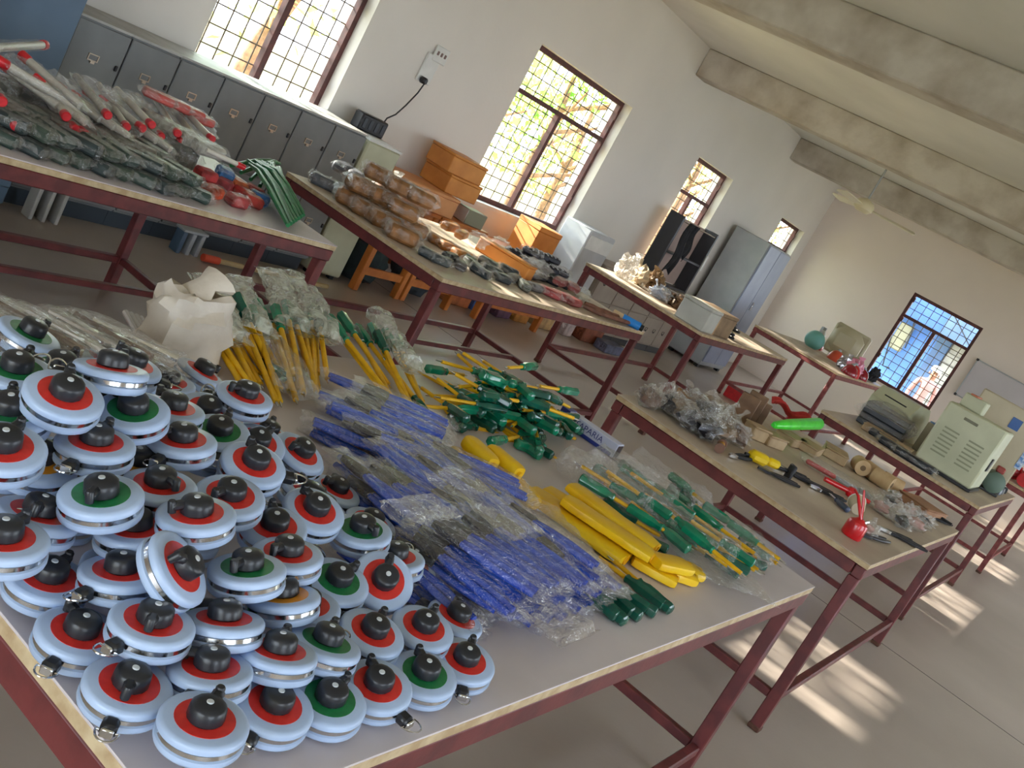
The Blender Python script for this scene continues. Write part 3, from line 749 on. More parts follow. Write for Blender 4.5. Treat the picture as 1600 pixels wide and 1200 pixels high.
# ================================================================== goods on the near table
M_TAPE = mat('reel_grey', (180, 201, 234), 0.32, scale=20, col2=(170, 191, 224))
M_RED = mat('ring_red', (224, 58, 50), 0.4, scale=60, col2=(206, 46, 42))
M_GRN = mat('ring_green', (34, 128, 76), 0.4, scale=60, col2=(26, 108, 64))
M_ORG = mat('ring_orange', (222, 146, 40), 0.4)
M_KNOB = mat('knob_black', (36, 38, 44), 0.34, bump=0.04, bscale=90)
M_PIN = mat('pin_grey', (200, 206, 210), 0.3)
def img_dir(dx, dy, n):
    """direction in the plane with normal n that looks like (dx, dy) in the photograph"""
    w = Vector(AX.T @ np.array([dx, dy, 0.0])); n = Vector(n)
    # slide along the line of sight until it lies in the plane
    f = Vector(AX[2]); w = w - f*(w.dot(n)/f.dot(n))
    return w.normalized()
R_ = 0.0512
ME_CASE = MB().lathe([(0.0, 0.0), (R_-0.004, 0.0), (R_-0.001, 0.002), (R_, 0.005), (R_, 0.0105), (R_-0.0035, 0.0125), (R_-0.0035, 0.0185), (R_, 0.0205), (R_, 0.0262), (R_-0.002, 0.0292), (R_-0.006, 0.0305), (0.0, 0.0305)], 40).mesh('case')
ME_SLOT = MB().ring(R_-0.006, R_-0.0018, 0.0127, 0.0183, 40).mesh('tape_slot')
ME_RING = MB().ring(0.0200, 0.0345, 0.0300, 0.0311, 36).mesh('label_ring')
ME_KNOB = MB().lathe([(0.0, 0.030), (0.0185, 0.030), (0.0215, 0.033), (0.0212, 0.041), (0.0205, 0.0475), (0.0180, 0.0505), (0.012, 0.0525), (0.0, 0.0525)], 28, lobes=14, depth=0.012).mesh('knob')
ME_PIN = MB().lathe([(0.0, 0.0520), (0.0042, 0.0520), (0.0042, 0.0536), (0.0036, 0.0541), (0.0, 0.0541)], 14).mesh('pin')
ME_CRANK = MB().cbox((0.024, 0, 0.0445), (0.024, 0.014, 0.012), 0.004).lathe([(0.0, 0.036), (0.0055, 0.036), (0.0058, 0.0505), (0.0045, 0.0525), (0.0, 0.0525)], 12, M=Matrix.Translation((0.033, 0, 0))).mesh('crank_handle')
ME_CLIP = MB().cbox((R_+0.008, 0, 0.0155), (0.020, 0.019, 0.017), 0.004).mesh('clip_block')
ME_LOOP = MB().tube([(R_+0.016, -0.009, 0.0155)] + [(R_+0.016+0.021*math.sin(a), -0.013*math.cos(a), 0.0155+0.004*math.sin(a)) for a in [math.pi*k/10 for k in range(11)]] + [(R_+0.016, 0.009, 0.0155)], 0.0013, 6, caps=False).mesh('hook_loop')
ME_TAB = MB().cbox((R_+0.0195, 0, 0.0155), (0.004, 0.015, 0.012), 0.0015).mesh('hook_tab')
RINGC = {'r': (M_RED, 'red'), 'g': (M_GRN, 'green'), 'o': (M_ORG, 'orange')}
def tape_reel(label, ring, p, n, crank, clip, group, with_clip=True):
    n = Vector(n).normalized(); x = (Vector(crank) - n*Vector(crank).dot(n)).normalized(); y = n.cross(x)
    o = Vector(p) - n*0.0305
    M = Matrix(((x.x, y.x, n.x, o.x), (x.y, y.y, n.y, o.y), (x.z, y.z, n.z, o.z), (0, 0, 0, 1)))
    r = thing('tape_reel', label, 'tape reel', group=group, M=M)
    part('case', ME_CASE, M_TAPE, r); part('tape_slot', ME_SLOT, M_CHROME, r)
    part('label_ring', ME_RING, RINGC[ring][0], r)
    k = part('knob', ME_KNOB, M_KNOB, r); part('pin', ME_PIN, M_PIN, k)
    part('crank_handle', ME_CRANK, M_KNOB, r)
    if with_clip:
        c = Vector(clip) - n*Vector(clip).dot(n)
        a = math.atan2(c.dot(y), c.dot(x))
        q = part('clip_block', ME_CLIP, M_BLACK, r); q.rotation_euler = (0, 0, a)
        l = part('hook_loop', ME_LOOP, M_CHROME, q)
        l = part('hook_tab', ME_TAB, M_CHROME, q)
    return r
TAPES = {
1:('r',0.861,0.598,0.889,-0.116,0.093,0.989),2:('r',0.831,0.691,0.869,-0.090,0.010,0.996),3:('r',0.837,0.798,0.859,-0.064,0.013,0.998),
4:('r',0.851,0.897,0.864,-0.077,0.024,0.997),5:('r',1.001,0.612,0.863,-0.140,-0.030,0.990),6:('g',1.093,0.599,0.861,-0.190,0.007,0.982),
7:('r',1.190,0.597,0.864,-0.266,0.007,0.964),8:('g',1.300,0.594,0.863,-0.214,0.024,0.977),9:('r',1.413,0.597,0.863,-0.222,-0.014,0.975),
10:('r',0.929,0.673,0.888,-0.100,0.269,0.958),11:('r',0.876,0.739,0.914,-0.083,0.098,0.992),12:('r',0.976,0.723,0.914,-0.037,0.372,0.927),
13:('r',0.901,0.842,0.909,-0.138,0.248,0.959),14:('r',1.026,0.661,0.904,-0.021,0.265,0.964),15:('g',1.123,0.663,0.899,0.040,0.151,0.988),
16:('r',1.253,0.678,0.882,-0.131,-0.054,0.990),17:('r',1.368,0.666,0.881,-0.200,-0.025,0.979),18:('r',0.921,0.774,0.961,0.307,-0.447,0.840),
19:('g',1.037,0.773,0.950,-0.207,0.295,0.933),20:('o',1.101,0.746,0.917,-0.152,0.379,0.913),21:('g',1.262,0.779,0.899,-0.207,-0.073,0.975),
22:('r',1.349,0.758,0.904,-0.448,-0.368,0.815),23:('r',1.141,0.799,0.946,-0.185,0.204,0.961),24:('r',0.943,0.892,0.937,-0.218,0.219,0.951),
25:('r',0.985,0.847,0.988,-0.265,0.209,0.941),26:('r',0.834,0.941,0.930,0.065,0.134,0.989),27:('g',0.873,0.900,0.985,-0.306,0.148,0.940),
28:('r',1.002,0.942,0.969,-0.191,0.147,0.971),29:('r',1.106,0.909,0.970,-0.257,0.000,0.966),30:('r',1.191,0.879,0.933,-0.275,0.010,0.961),
31:('r',1.289,0.895,0.947,-0.211,-0.152,0.966),32:('g',1.380,0.858,0.930,-0.245,0.137,0.960),33:('r',0.750,0.883,0.941,-0.159,0.127,0.979),
34:('r',0.783,0.987,0.998,-0.237,-0.054,0.970),35:('o',0.879,1.033,0.950,-0.215,-0.064,0.975),36:('r',0.922,0.999,0.999,-0.174,0.138,0.975),
37:('r',1.093,1.026,0.990,-0.222,0.161,0.962),38:('r',1.197,0.970,0.985,-0.209,-0.139,0.968),39:('r',0.880,1.040,1.045,-0.163,-0.147,0.976),
40:('g',1.008,1.053,1.020,-0.342,0.039,0.939),41:('g',0.838,1.071,0.998,-0.269,0.070,0.960),42:('g',0.889,1.158,1.013,-0.178,0.038,0.983),
43:('r',0.984,1.099,1.060,-0.036,0.265,0.964),44:('r',1.143,1.119,0.990,-0.107,0.127,0.986),45:('r',1.293,1.189,0.948,-0.258,-0.128,0.958),
46:('g',1.244,1.103,0.960,-0.291,0.009,0.957),47:('r',1.339,1.100,0.942,-0.221,-0.152,0.963),48:('o',1.036,1.029,0.946,-0.160,0.173,0.972),
51:('r',1.446,0.815,0.900,-0.167,0.250,0.954),
52:('r',1.169,0.749,0.887,-0.198,0.201,0.959),53:('g',1.005,1.220,0.990,-0.186,0.100,0.978),}
FILL = [(1.505,1.442,0.894,0.186,-0.025,0.982),(1.497,1.027,0.852,0.010,0.012,1.000),(0.971,1.052,0.852,0.005,0.014,1.000),(1.355,1.184,0.987,-0.102,0.001,0.995),(1.509,1.201,0.854,-0.031,-0.042,0.999),(1.032,0.790,0.853,-0.031,-0.002,1.000),(1.241,1.403,0.920,0.037,0.017,0.999),(1.581,1.287,0.852,0.011,-0.008,1.000),(1.417,1.007,0.894,0.188,0.019,0.982),(1.063,1.380,0.852,0.002,0.000,1.000),(1.369,1.377,0.896,-0.174,0.171,0.970),(1.508,1.133,0.889,-0.080,0.007,0.997),(1.005,1.362,0.894,-0.030,-0.184,0.983),(1.067,1.392,0.958,0.105,-0.052,0.993),(1.294,1.165,0.888,0.038,-0.045,0.998),(1.138,0.973,0.854,0.051,-0.018,0.999),(1.576,0.968,0.855,-0.061,-0.016,0.998),(1.001,1.137,0.888,0.027,-0.055,0.998),(1.562,0.846,0.855,0.050,0.031,0.998),(1.090,1.438,0.888,-0.061,-0.023,0.998),(1.114,1.072,0.894,-0.155,0.102,0.983),(1.070,1.159,0.930,-0.064,0.236,0.970),(1.450,1.092,0.929,0.010,-0.240,0.971),(0.942,1.179,0.853,-0.023,0.013,1.000),(0.973,0.913,0.852,-0.000,0.000,1.000),(0.951,1.029,0.896,-0.111,-0.214,0.970),(1.525,0.697,0.852,0.002,-0.000,1.000),(1.174,1.271,0.982,0.003,0.002,1.000),(1.588,1.079,0.853,0.011,-0.032,0.999),(1.308,1.057,0.886,-0.014,-0.032,0.999)]
ROWS = [[2,1,5,6,7,8,9], [3,10,14,15,16,17], [4,11,12,20,52,21,22,51], [33,13,18,19,23,32], [26,24,25,29,30,31], [34,35,27,28,38], [41,36,48,37,46,47], [42,39,40,44,45], [53,43]]
ROWN = ['bottom row', 'second row up', 'third row up', 'fourth row up', 'fifth row up', 'sixth row up', 'seventh row up', 'eighth row up', 'topmost row']
CRANK = {2:(0.3,1), 11:(0.3,1), 22:(0.1,-1), 27:(-0.2,1), 25:(-1,0.1), 37:(-1,0), 19:(-0.8,0.5), 21:(1,-0.3), 32:(1,0.6), 10:(-1,-0.2), 12:(0.3,-1), 1:(0.4,-1), 23:(-1,0.3), 28:(1,0.5), 29:(-1,0.4), 26:(0.7,0.8)}
CLIP = {2:(0.15,1), 3:(-0.35,1), 11:(-1,0.25), 13:(-1,0.3), 10:(-0.7,1), 9:(0.1,1), 7:(1,0.7), 5:(-0.7,0.8), 38:(1,0.3), 16:(-0.8,-0.5), 40:(-1,-0.5), 37:(-1,1.0), 28:(-1,-0.3), 46:(0.4,1), 31:(-0.8,-0.2), 15:(1,-0.2), 36:(-0.3,0.6)}
rnd = random.Random(11)
TG = 'grey tape reels heaped on the near table'
for ri, row in enumerate(ROWS):
    for ci, k in enumerate(row):
        ring, x, y, z, nx, ny, nz = TAPES[k]
        n = Vector((nx, ny, nz))
        lb = '%s-ringed grey tape reel, %s from the left in the %s of the heap' % (RINGC[ring][1], NTH[ci], ROWN[ri])
        cr = img_dir(*CRANK.get(k, (rnd.uniform(-1, 1), -abs(rnd.uniform(0.3, 1)))), n)
        cl = img_dir(*CLIP.get(k, (rnd.uniform(-1, 1), -1)), n)
        tape_reel(lb, ring, (x, y, z), n, cr, cl, TG, k in CLIP or k % 3 == 0)
for i, (x, y, z, nx, ny, nz) in enumerate(FILL):
    tape_reel('grey tape reel mostly buried under the others in the heap', 'rgro'[i % 4] if i % 4 != 3 else 'r', (x, y, z), (nx, ny, nz), (math.cos(i), math.sin(i), 0), (math.cos(i*2.3), math.sin(i*2.3), 0), TG, i % 3 == 0)

# ---------------------------------------------------------------- screwdrivers
M_HGREEN = mat('handle_green', (14, 132, 96), 0.16, scale=25, col2=(8, 104, 78), coat=0.4)
M_HDARK = mat('handle_dark_green', (10, 92, 72), 0.18, scale=25, col2=(6, 70, 58), coat=0.4)
M_YEL = mat('sleeve_yellow', (238, 188, 20), 0.42, scale=30, col2=(222, 168, 12))
M_YEL2 = mat('case_yellow', (240, 200, 22), 0.38, scale=9, col2=(226, 176, 14), bump=0.25, bscale=14)
_h = [(0.0, 0.0), (0.009, 0.0), (0.0135, 0.003), (0.0145, 0.010), (0.0135, 0.030), (0.0142, 0.055), (0.0138, 0.078), (0.0105, 0.090), (0.0095, 0.098), (0.0115, 0.106), (0.0085, 0.110), (0.0, 0.110)]
RX = Matrix.Rotation(math.pi/2, 4, 'Y')
ME_HANDLE = MB().lathe(_h, 24, RX, lobes=6, depth=0.07).mesh('handle')
ME_SHAFT = MB().tube([(0.108, 0, 0), (1.0, 0, 0)], 0.0058, 10).mesh('shaft')
def shaft_mesh(L, cache={}):
    k = round(L, 2)
    if k not in cache: cache[k] = (MB().tube([(0.108, 0, 0), (0.108+k, 0, 0)], 0.0056 if k < 0.13 else 0.0070, 10).mesh('shaft'), MB().tube([(0.108+k-0.002, 0, 0), (0.108+k+0.014, 0, 0), (0.108+k+0.022, 0, 0)], [0.0036, 0.0036, 0.002], 8, flat=0.7).mesh('tip'))
    return cache[k]
def screwdriver(label, p0, p1, shaft=None, group=None, m=None, yel=True, roll=0.0):
    """butt of the handle at p0, pointing towards p1; shaft length from the distance unless given"""
    p0, p1 = Vector(p0), Vector(p1)
    L = shaft if shaft else max(0.05, (p1-p0).length-0.132)
    r = thing('screwdriver', label, 'screwdriver', group=group, M=frame(p0, p1, roll=roll))
    part('handle', ME_HANDLE, m or M_HGREEN, r)
    a, b = shaft_mesh(L)
    part('shaft', a, M_YEL if yel else M_CHROME, r); part('tip', b, M_CHROME, r)
    return r
# loose pile at the back corner of the table
PG = 'loose green screwdrivers in the pile at the table corner'
rnd = random.Random(21)
def in_quad(q, x, y):
    s = None
    for i in range(4):
        (x0, y0), (x1, y1) = q[i], q[(i+1) % 4]
        c = (x1-x0)*(y-y0)-(y1-y0)*(x-x0)
        if s is None: s = c > 0
        elif (c > 0) != s: return False
    return True
QP = [(2.34, 1.40), (2.74, 1.24), (3.22, 1.40), (2.80, 1.70)]
cnt = 0
for lay, n, shr in ((0, 24, 1.0), (1, 19, 0.88), (2, 15, 0.76), (3, 11, 0.62), (4, 6, 0.45)):
    k = 0; tries = 0
    while k < n and tries < 4000:
        tries += 1
        ux, uy = rnd.uniform(2.3, 3.25), rnd.uniform(1.2, 1.72)
        if not in_quad(QP, ux, uy): continue
        cx = 2.80 + (ux-2.80)*shr; cy = 1.50 + (uy-1.50)*shr
        butt_front = rnd.random() < 0.45
        ang = rnd.gauss(math.radians(75), 0.3) if butt_front else rnd.choice([0, math.pi]) + rnd.gauss(-0.15, 0.3)
        sh = rnd.choice([0.08, 0.10, 0.12])
        d = Vector((math.cos(ang), math.sin(ang), 0)); z = T1 + 0.0152 + lay*0.026
        p0 = Vector((cx, cy, z+0.003)) - d*0.055; p1 = p0 + d*0.3
        if not all(v.x < 3.33 and v.y < 1.75 for v in (p0, p0 + d*(sh+0.13))) and lay == 0: continue
        p1.z -= 0.03 if lay == 0 else rnd.uniform(-0.01, 0.06)
        screwdriver('green handled screwdriver with yellow shaft in the loose corner pile', p0, p1, sh, PG, M_HGREEN if rnd.random() < 0.55 else M_HDARK, roll=rnd.random())
        k += 1
for i, (a, b, z) in enumerate((((836, 572), (770, 576), 0.955), ((901, 613), (800, 596), 0.93), ((668, 576), (725, 586), 0.87), ((843, 705), (835, 660), 0.85), ((766, 690), (830, 680), 0.85))):
    p0 = at(a[0], a[1], z); p1 = at(b[0], b[1], z-0.01)
    screwdriver(['bright green screwdriver sticking out on top of the loose pile', 'green screwdriver whose handle juts out towards the lettered carton', 'green screwdriver handle poking out at the back of the loose pile', 'green screwdriver at the front foot of the loose pile', 'dark green screwdriver lying flat before the loose pile'][i], p0, p1, 0.11, PG, M_HGREEN)
# fans of long screwdrivers in milky bags
def fan(label, tools, group, bag):
    for i, (a, b, z0, z1) in enumerate(tools):
        lb = label % NTH[i]
        s = at(a[0], a[1], z0); t = at(b[0], b[1], z1)
        d = (s-t).normalized(); p0 = s + d*0.11
        screwdriver(lb, p0, t, None, group, M_HGREEN if i % 3 else M_HDARK, roll=i*0.7)
rnd = random.Random(5)
f1 = []
for i in range(16):
    t = i/15
    f1.append(((318+t*182, 503+8*math.sin(i*2.1)+(t*8)), (388+t*122+8*math.sin(i*1.7), 618+22*math.sin(i*2.9)-8*t), 0.874+0.012*math.sin(i*1.3), 0.835))
fan('long yellow shafted screwdriver, %s from the milky bag in the wide fan', f1, 'long screwdrivers in the wide fan', 'wide')
f1b = [((326+t*168, 512+6*math.sin(t*31)), (398+t*104+7*math.sin(t*23), 600+18*math.sin(t*37)), 0.842, 0.830) for t in [q/11 for q in range(12)]]
fan('lower yellow shafted screwdriver, %s from the milky bag under the wide fan', f1b, 'long screwdrivers under the wide fan', 'wide')
f2 = []
for i in range(9):
    t = i/8
    f2.append(((530+t*98, 524+t*26+7*math.sin(i*2.3)), (598+t*70+6*math.sin(i*1.9), 612+t*34+14*math.sin(i*2.6)), 0.866+0.012*math.sin(i*1.3), 0.835))
fan('long yellow shafted screwdriver, %s from the left in the narrow fan', f2, 'long screwdrivers in the narrow fan', 'narrow')
screwdriver('single long screwdriver with its handle towards the blue packets', at(672, 655, 0.84), at(600, 560, 0.86), 0.2, None, M_HDARK)
def bag(label, a, b, w, h, z, seed, m=FILM_W, group=None, name='plastic_bag', z1=None):
    p0 = at(a[0], a[1], z); p1 = at(b[0], b[1], z if z1 is None else z1)
    L = (p1-p0).length
    o = MB().sleeve(L, w, h, seed, 18, 16, 0.20, 1.25).build(name, m, smooth=False)
    M = frame((p0+p1)/2, (p0+p1)/2 + (p1-p0)); o.matrix_world = M
    return tag(o, label, 'bag', group)
BG = 'milky bags over the screwdriver handles'
for i, (a, b, w, lb) in enumerate((((322, 455), (350, 545), 0.10, 'milky bag over the handles at the left end of the wide fan'),
        ((362, 452), (398, 535), 0.09, 'second milky bag from the left over the wide fan'),
        ((420, 440), (455, 530), 0.10, 'milky bag with a torn tip at the middle of the wide fan'),
        ((448, 440), (492, 535), 0.08, 'narrow milky bag right of the torn tipped one'),
        ((478, 470), (512, 545), 0.07, 'small pointed milky bag at the right end of the wide fan'),
        ((582, 500), (640, 590), 0.08, 'milky bag with a long pointed tip over the narrow fan'))):
    bag(lb, a, b, w*0.85, 0.055, 0.862, 31+i, film('greenish_bag', (214, 218, 204), 0.42, 0.25, 25), BG)
o = bag('small clear bag of green bits before the wide fan', (418, 545), (462, 630), 0.10, 0.05, 0.835, 45, FILM_H)
r = thing('green_bits', 'heap of short green handles inside the small clear bag', 'handles', at(440, 600, T1))
for i in range(5):
    MB().lathe(_h, 12, Matrix.Translation((-0.05+0.02*i, 0.02*math.sin(i*2), 0.016+0.004*(i % 2))) @ Euler((0, math.pi/2, 0.9+0.3*i)).to_matrix().to_4x4() @ Matrix.Scale(0.6, 4)).build('handle', M_HDARK, r)

# ---------------------------------------------------------------- lettered carton
pA, pB = at(955, 716, T1), at(868, 655, T1)
r = thing('lettered_carton', 'white and blue lettered tool carton at the end of the loose pile', 'carton', M=frame(pA, pB))
L = (pB-pA).length
MB().cbox((L/2, -0.026, 0.026), (L, 0.05, 0.05), 0.002).build('sleeve', mat('carton_white', (190, 194, 216), 0.4), r)
MB().box((0.01, -0.0012, 0.001), (L*0.6, 0.0, 0.014)).build('blue_band', mat('carton_blue', (40, 56, 140), 0.4), r, smooth=False)
MB().box((L*0.86, -0.0525, 0.0), (L+0.001, 0.0005, 0.0525)).build('blue_end', mat('carton_blue', (40, 56, 140), 0.4), r, smooth=False)
MB().prism([(-0.05, -0.051), (0.0, -0.051), (0.0, -0.001), (-0.035, -0.008)], 0.002, 0.004).build('open_flap', mat('flap_grey', (150, 140, 140), 0.7), r)
MB().box((-0.0015, -0.046, 0.006), (0.002, -0.006, 0.046)).build('open_end_shade', mat('carton_inside_shade', (70, 58, 58), 0.9), r, smooth=False)  # dark plate paints the shade inside the open carton
def lettering(txt, size, m, parent, M):
    c = bpy.data.curves.new('lettering', 'FONT'); c.body = txt; c.size = size; c.extrude = 0.0004; c.align_x = 'CENTER'; c.align_y = 'CENTER'
    tmp = bpy.data.objects.new('lettering_curve', c); COL.objects.link(tmp); dg = bpy.context.evaluated_depsgraph_get(); dg.update()
    me = bpy.data.meshes.new_from_object(tmp.evaluated_get(dg)); bpy.data.objects.remove(tmp, do_unlink=True)
    me.materials.clear(); me.materials.append(m)
    o = bpy.data.objects.new('lettering', me); COL.objects.link(o); o.parent = parent; o.matrix_local = M
    return o
lettering('TAPARIA', 0.030, mat('print_blue', (52, 60, 130), 0.5), r, Matrix(((-1, 0, 0, L*0.48), (0, 0, 1, -0.0008), (0, 1, 0, 0.031), (0, 0, 0, 1))))

# ---------------------------------------------------------------- blue handled pliers in clear sleeves
M_BLUEH = mat('handle_blue', (30, 84, 214), 0.25, scale=30, col2=(22, 64, 186), coat=0.3)
M_JAW = mat('jaw_steel', (56, 56, 62), 0.35, metal=0.3, scale=30, col2=(36, 36, 42))
def handle_pts(s): return [(-0.02, s*0.006, 0.010), (0.02, s*0.013, 0.010), (0.07, s*0.017, 0.010), (0.12, s*0.013, 0.010), (0.145, s*0.012, 0.010)]
ME_BH = [MB().tube(handle_pts(s), [0.0065, 0.0088, 0.0094, 0.0090, 0.0075], 10, flat=0.85).mesh('handle') for s in (-1, 1)]
ME_JAW = MB().prism([(-0.02, -0.014), (-0.035, -0.017), (-0.055, -0.014), (-0.085, -0.005), (-0.085, 0.005), (-0.055, 0.014), (-0.035, 0.017), (-0.02, 0.014)], 0.004, 0.016).mesh('jaw')
ME_SLV = [MB().sleeve(0.29, 0.058, 0.026, s, 12, 16, 0.15, 1.2).mesh('wrapper', False) for s in range(5)]
def pliers(label, p, ang, group, i, tilt=0.0, rollx=0.0):
    r = thing('wrapped_pliers', label, 'pliers', group=group, M=TR(p, ang, rollx, tilt))
    part('handle', ME_BH[0], M_BLUEH, r); part('handle', ME_BH[1], M_BLUEH, r); part('jaw', ME_JAW, M_JAW, r)
    w = part('wrapper', ME_SLV[i % 5], FILM, r); w.location = (0.03, 0, 0)
    return r
rnd = random.Random(8)
GB = 'blue pliers in clear sleeves in the front stack'
i = 0
for lay in range(4):
    xs = np.arange(1.50+lay*0.05, 2.20-lay*0.05, 0.056)
    for x in xs:
        for row in (0, 1):
            if row == 1 and lay > 2: continue
            if x > 2.02 and row == 0 and lay > 1: continue
            y = (0.80 if row == 0 else 1.04) + rnd.uniform(-0.025, 0.025) + (x-1.5)*0.04
            if row == 1 and (x < 1.62 or x > 2.06): continue
            ang = math.radians(-82 + rnd.uniform(-9, 9)) + (math.pi if rnd.random() < 0.4 else 0)
            kx = int(round((x-xs[0])/0.056)); pliers('blue pliers in clear sleeve, %s from the reels, %s row, %s layer, front stack' % (NTH[kx], ('near', 'far')[row], ('bottom', 'second', 'third', 'top')[lay]), (x+rnd.uniform(-0.008, 0.008), y, T1+0.001+lay*0.025), ang, GB, i, rnd.uniform(-0.02, 0.02)); i += 1
GB2 = 'blue pliers in clear sleeves in the back stack'
for lay in range(3):
    for k in range(8-lay):
        for row in (0, 1):
            c = Vector((1.86, 1.19)) + Vector((0.80, 0.60))*(k*0.062+lay*0.02) + Vector((0.6, -0.8))*(row*0.22-0.03+rnd.uniform(-0.02, 0.02))
            if c.y > 1.50 or (row == 1 and k > 5) or (c.x > 2.1 and c.y < 1.30): continue
            pliers('blue pliers in clear sleeve, %s from the reels, %s row, %s layer, back stack' % (NTH[k], ('near' if row else 'far'), ('bottom', 'middle', 'top')[lay]), (c.x, c.y, T1+0.001+lay*0.025), math.radians(-48+rnd.uniform(-9, 9)+(180 if rnd.random() < 0.4 else 0)), GB2, i, rnd.uniform(-0.02, 0.02)); i += 1
# loose film over the stacks
for k, (a, b, w, lb) in enumerate((((610, 815), (690, 800), 0.06, 'loose crumpled film lying over the middle of the blue stacks'), ((680, 745), (820, 850), 0.12, 'long loose film strip on top of the front blue stack'),
        ((800, 930), (900, 1010), 0.14, 'crumpled tan film at the near end of the front blue stack'), ((830, 790), (950, 940), 0.10, 'clear film sleeve between blue pliers and yellow cases'),
        ((560, 650), (660, 740), 0.11, 'brownish film over the right end of the back blue stack'))):
    bag(lb, a, b, w, 0.035, 0.93 if k in (0, 1) else 0.85, 60+k, FILM_T if k in (2, 4) else FILM_H, None, 'film_sleeve')

# ---------------------------------------------------------------- yellow cases
def case_mesh(L, w, h, seed):
    mb = MB(); vs = []; fs = []; nl, nu = 9, 14
    for q in range(nl+1):
        t = q/nl; x = (t-0.5)*L
        e = 1.0 if 0 < q < nl else 0.86
        for k in range(nu):
            a = 2*math.pi*k/nu
            ca, sa = math.cos(a), math.sin(a)
            nn = 1+0.10*noise.noise(Vector((x*25, ca*1.5, sa*1.5+seed)))
            vs.append(Vector((x, w/2*math.copysign(abs(ca)**0.6, ca)*e*nn, h/2+h/2*math.copysign(abs(sa)**0.6, sa)*e*nn)))
    for q in range(nl):
        for k in range(nu):
            k2 = (k+1) % nu; fs.append((q*nu+k, (q+1)*nu+k, (q+1)*nu+k2, q*nu+k2))
    fs.append(tuple(range(nu))); fs.append(tuple(range(nl*nu+nu-1, nl*nu-1, -1)))
    return mb._add(vs, fs)
YG = 'yellow plastic cases beside the front blue stack'
yl = [((2.36, 0.92), -84, 0.30, 0.085, 0.0, 'wide flat yellow plastic case next to the blue pliers'),
      ((2.45, 0.93), -80, 0.28, 0.075, 0.0, 'yellow plastic case second from the blue pliers'),
      ((2.50, 0.90), -88, 0.28, 0.06, 0.029, 'yellow plastic case lying on top of its row'),
      ((2.40, 0.86), -78, 0.26, 0.06, 0.029, 'yellow plastic case on top nearest the blue pliers'),
      ((2.45, 0.72), -60, 0.12, 0.055, 0.0, 'short yellow case at the near end of the yellow row'),
      ((2.53, 0.70), -35, 0.14, 0.05, 0.0, 'short yellow case crossing the near end of its row'),
      ((2.48, 0.70), -20, 0.13, 0.05, 0.029, 'short yellow case resting across two others'),
      ((2.60, 0.70), -20, 0.13, 0.055, 0.0, 'yellow case nearest the bagged green screwdrivers')]
for k, (c, a, L, w, dz, lb) in enumerate(yl):
    r = thing('yellow_case', lb, 'case', (c[0], c[1], T1+0.001+dz), math.radians(a), YG)
    case_mesh(L, w*1.3, 0.028, k*3.1).build('shell', M_YEL2, r)
    MB().ring(0.010, 0.014, 0, 0.004, 16, Matrix.Translation((L/2, 0, 0.014)) @ Matrix.Rotation(math.pi/2, 4, 'Y')).build('end_eyelet', M_YEL, r)
for k, (x, y, lv) in enumerate(((2.17, 1.19, 0), (2.22, 1.16, 0), (2.27, 1.13, 0), (2.29, 1.06, 0), (2.20, 1.17, 1), (2.26, 1.13, 1))):
    r = thing('yellow_grip', 'short rounded yellow grip, %s in the clump behind the blue stack' % NTH[k], 'grip', (x, y, T1+0.001+lv*0.041), math.radians(-128+k*6), 'yellow grips behind the front blue stack')
    case_mesh(0.11, 0.046, 0.040, 40+k).build('shell', M_YEL2, r)
    MB().tube([(0.048, 0, 0.02), (0.062, 0, 0.02)], 0.008, 10).build('end_plug', M_YEL, r)

# ---------------------------------------------------------------- green screwdrivers in clear bags at the table's right side
rnd = random.Random(77)
GG = 'green screwdrivers in clear bags at the table end'
QG = [(2.58, 1.00), (2.66, 0.62), (3.16, 0.60), (3.24, 1.16)]
for lay, n in ((0, 20), (1, 15), (2, 10)):
    k = 0
    while k < n:
        cx = rnd.uniform(2.55, 3.25); cy = rnd.uniform(0.6, 1.18)
        cx = 2.92+(cx-2.92)*(1-0.14*lay); cy = 0.88+(cy-0.88)*(1-0.14*lay)
        if not in_quad(QG, cx, cy): continue
        ang = math.radians(-84+rnd.gauss(0, 14)) + (math.pi if rnd.random() < 0.35 else 0)
        d = Vector((math.cos(ang), math.sin(ang), 0)); sh = rnd.choice([0.08, 0.10, 0.12]); z = T1+0.0155+lay*0.027
        p0 = Vector((cx, cy, z)) - d*0.10; p1 = p0 + d*0.3
        if (p0 + d*(sh+0.13)).y < 0.54 or p0.y < 0.54: continue
        p1.z -= 0.0 if lay else 0.02
        screwdriver('green screwdriver with yellow shaft among the bagged ones at the table end', p0, p1, sh, GG, M_HGREEN if rnd.random() < 0.6 else M_HDARK, roll=rnd.random()); k += 1
for k, (x, y, a, lb) in enumerate(((2.70, 1.04, -70, 'clear bag over the screwdrivers next to the yellow cases'), (2.90, 1.05, -80, 'clear bag over the middle back screwdrivers at the table end'), (3.12, 1.02, -75, 'clear bag over the screwdrivers at the back right table corner'),
        (2.82, 0.80, -82, 'clear bag over the bagged screwdrivers before the yellow cases'), (3.05, 0.76, -78, 'clear bag with dark bits near the right table edge'), (2.76, 0.64, -40, 'empty clear bag corner lying near the front table edge'))):
    o = MB().sleeve(0.30, 0.13, 0.085 if k < 5 else 0.02, 80+k, 18, 16, 0.2, 1.2).build('plastic_bag', FILM_H if k % 2 else FILM, smooth=False)
    o.matrix_world = TR((x, y, T1+0.012), math.radians(a)); tag(o, lb, 'bag', 'clear bags at the table end')
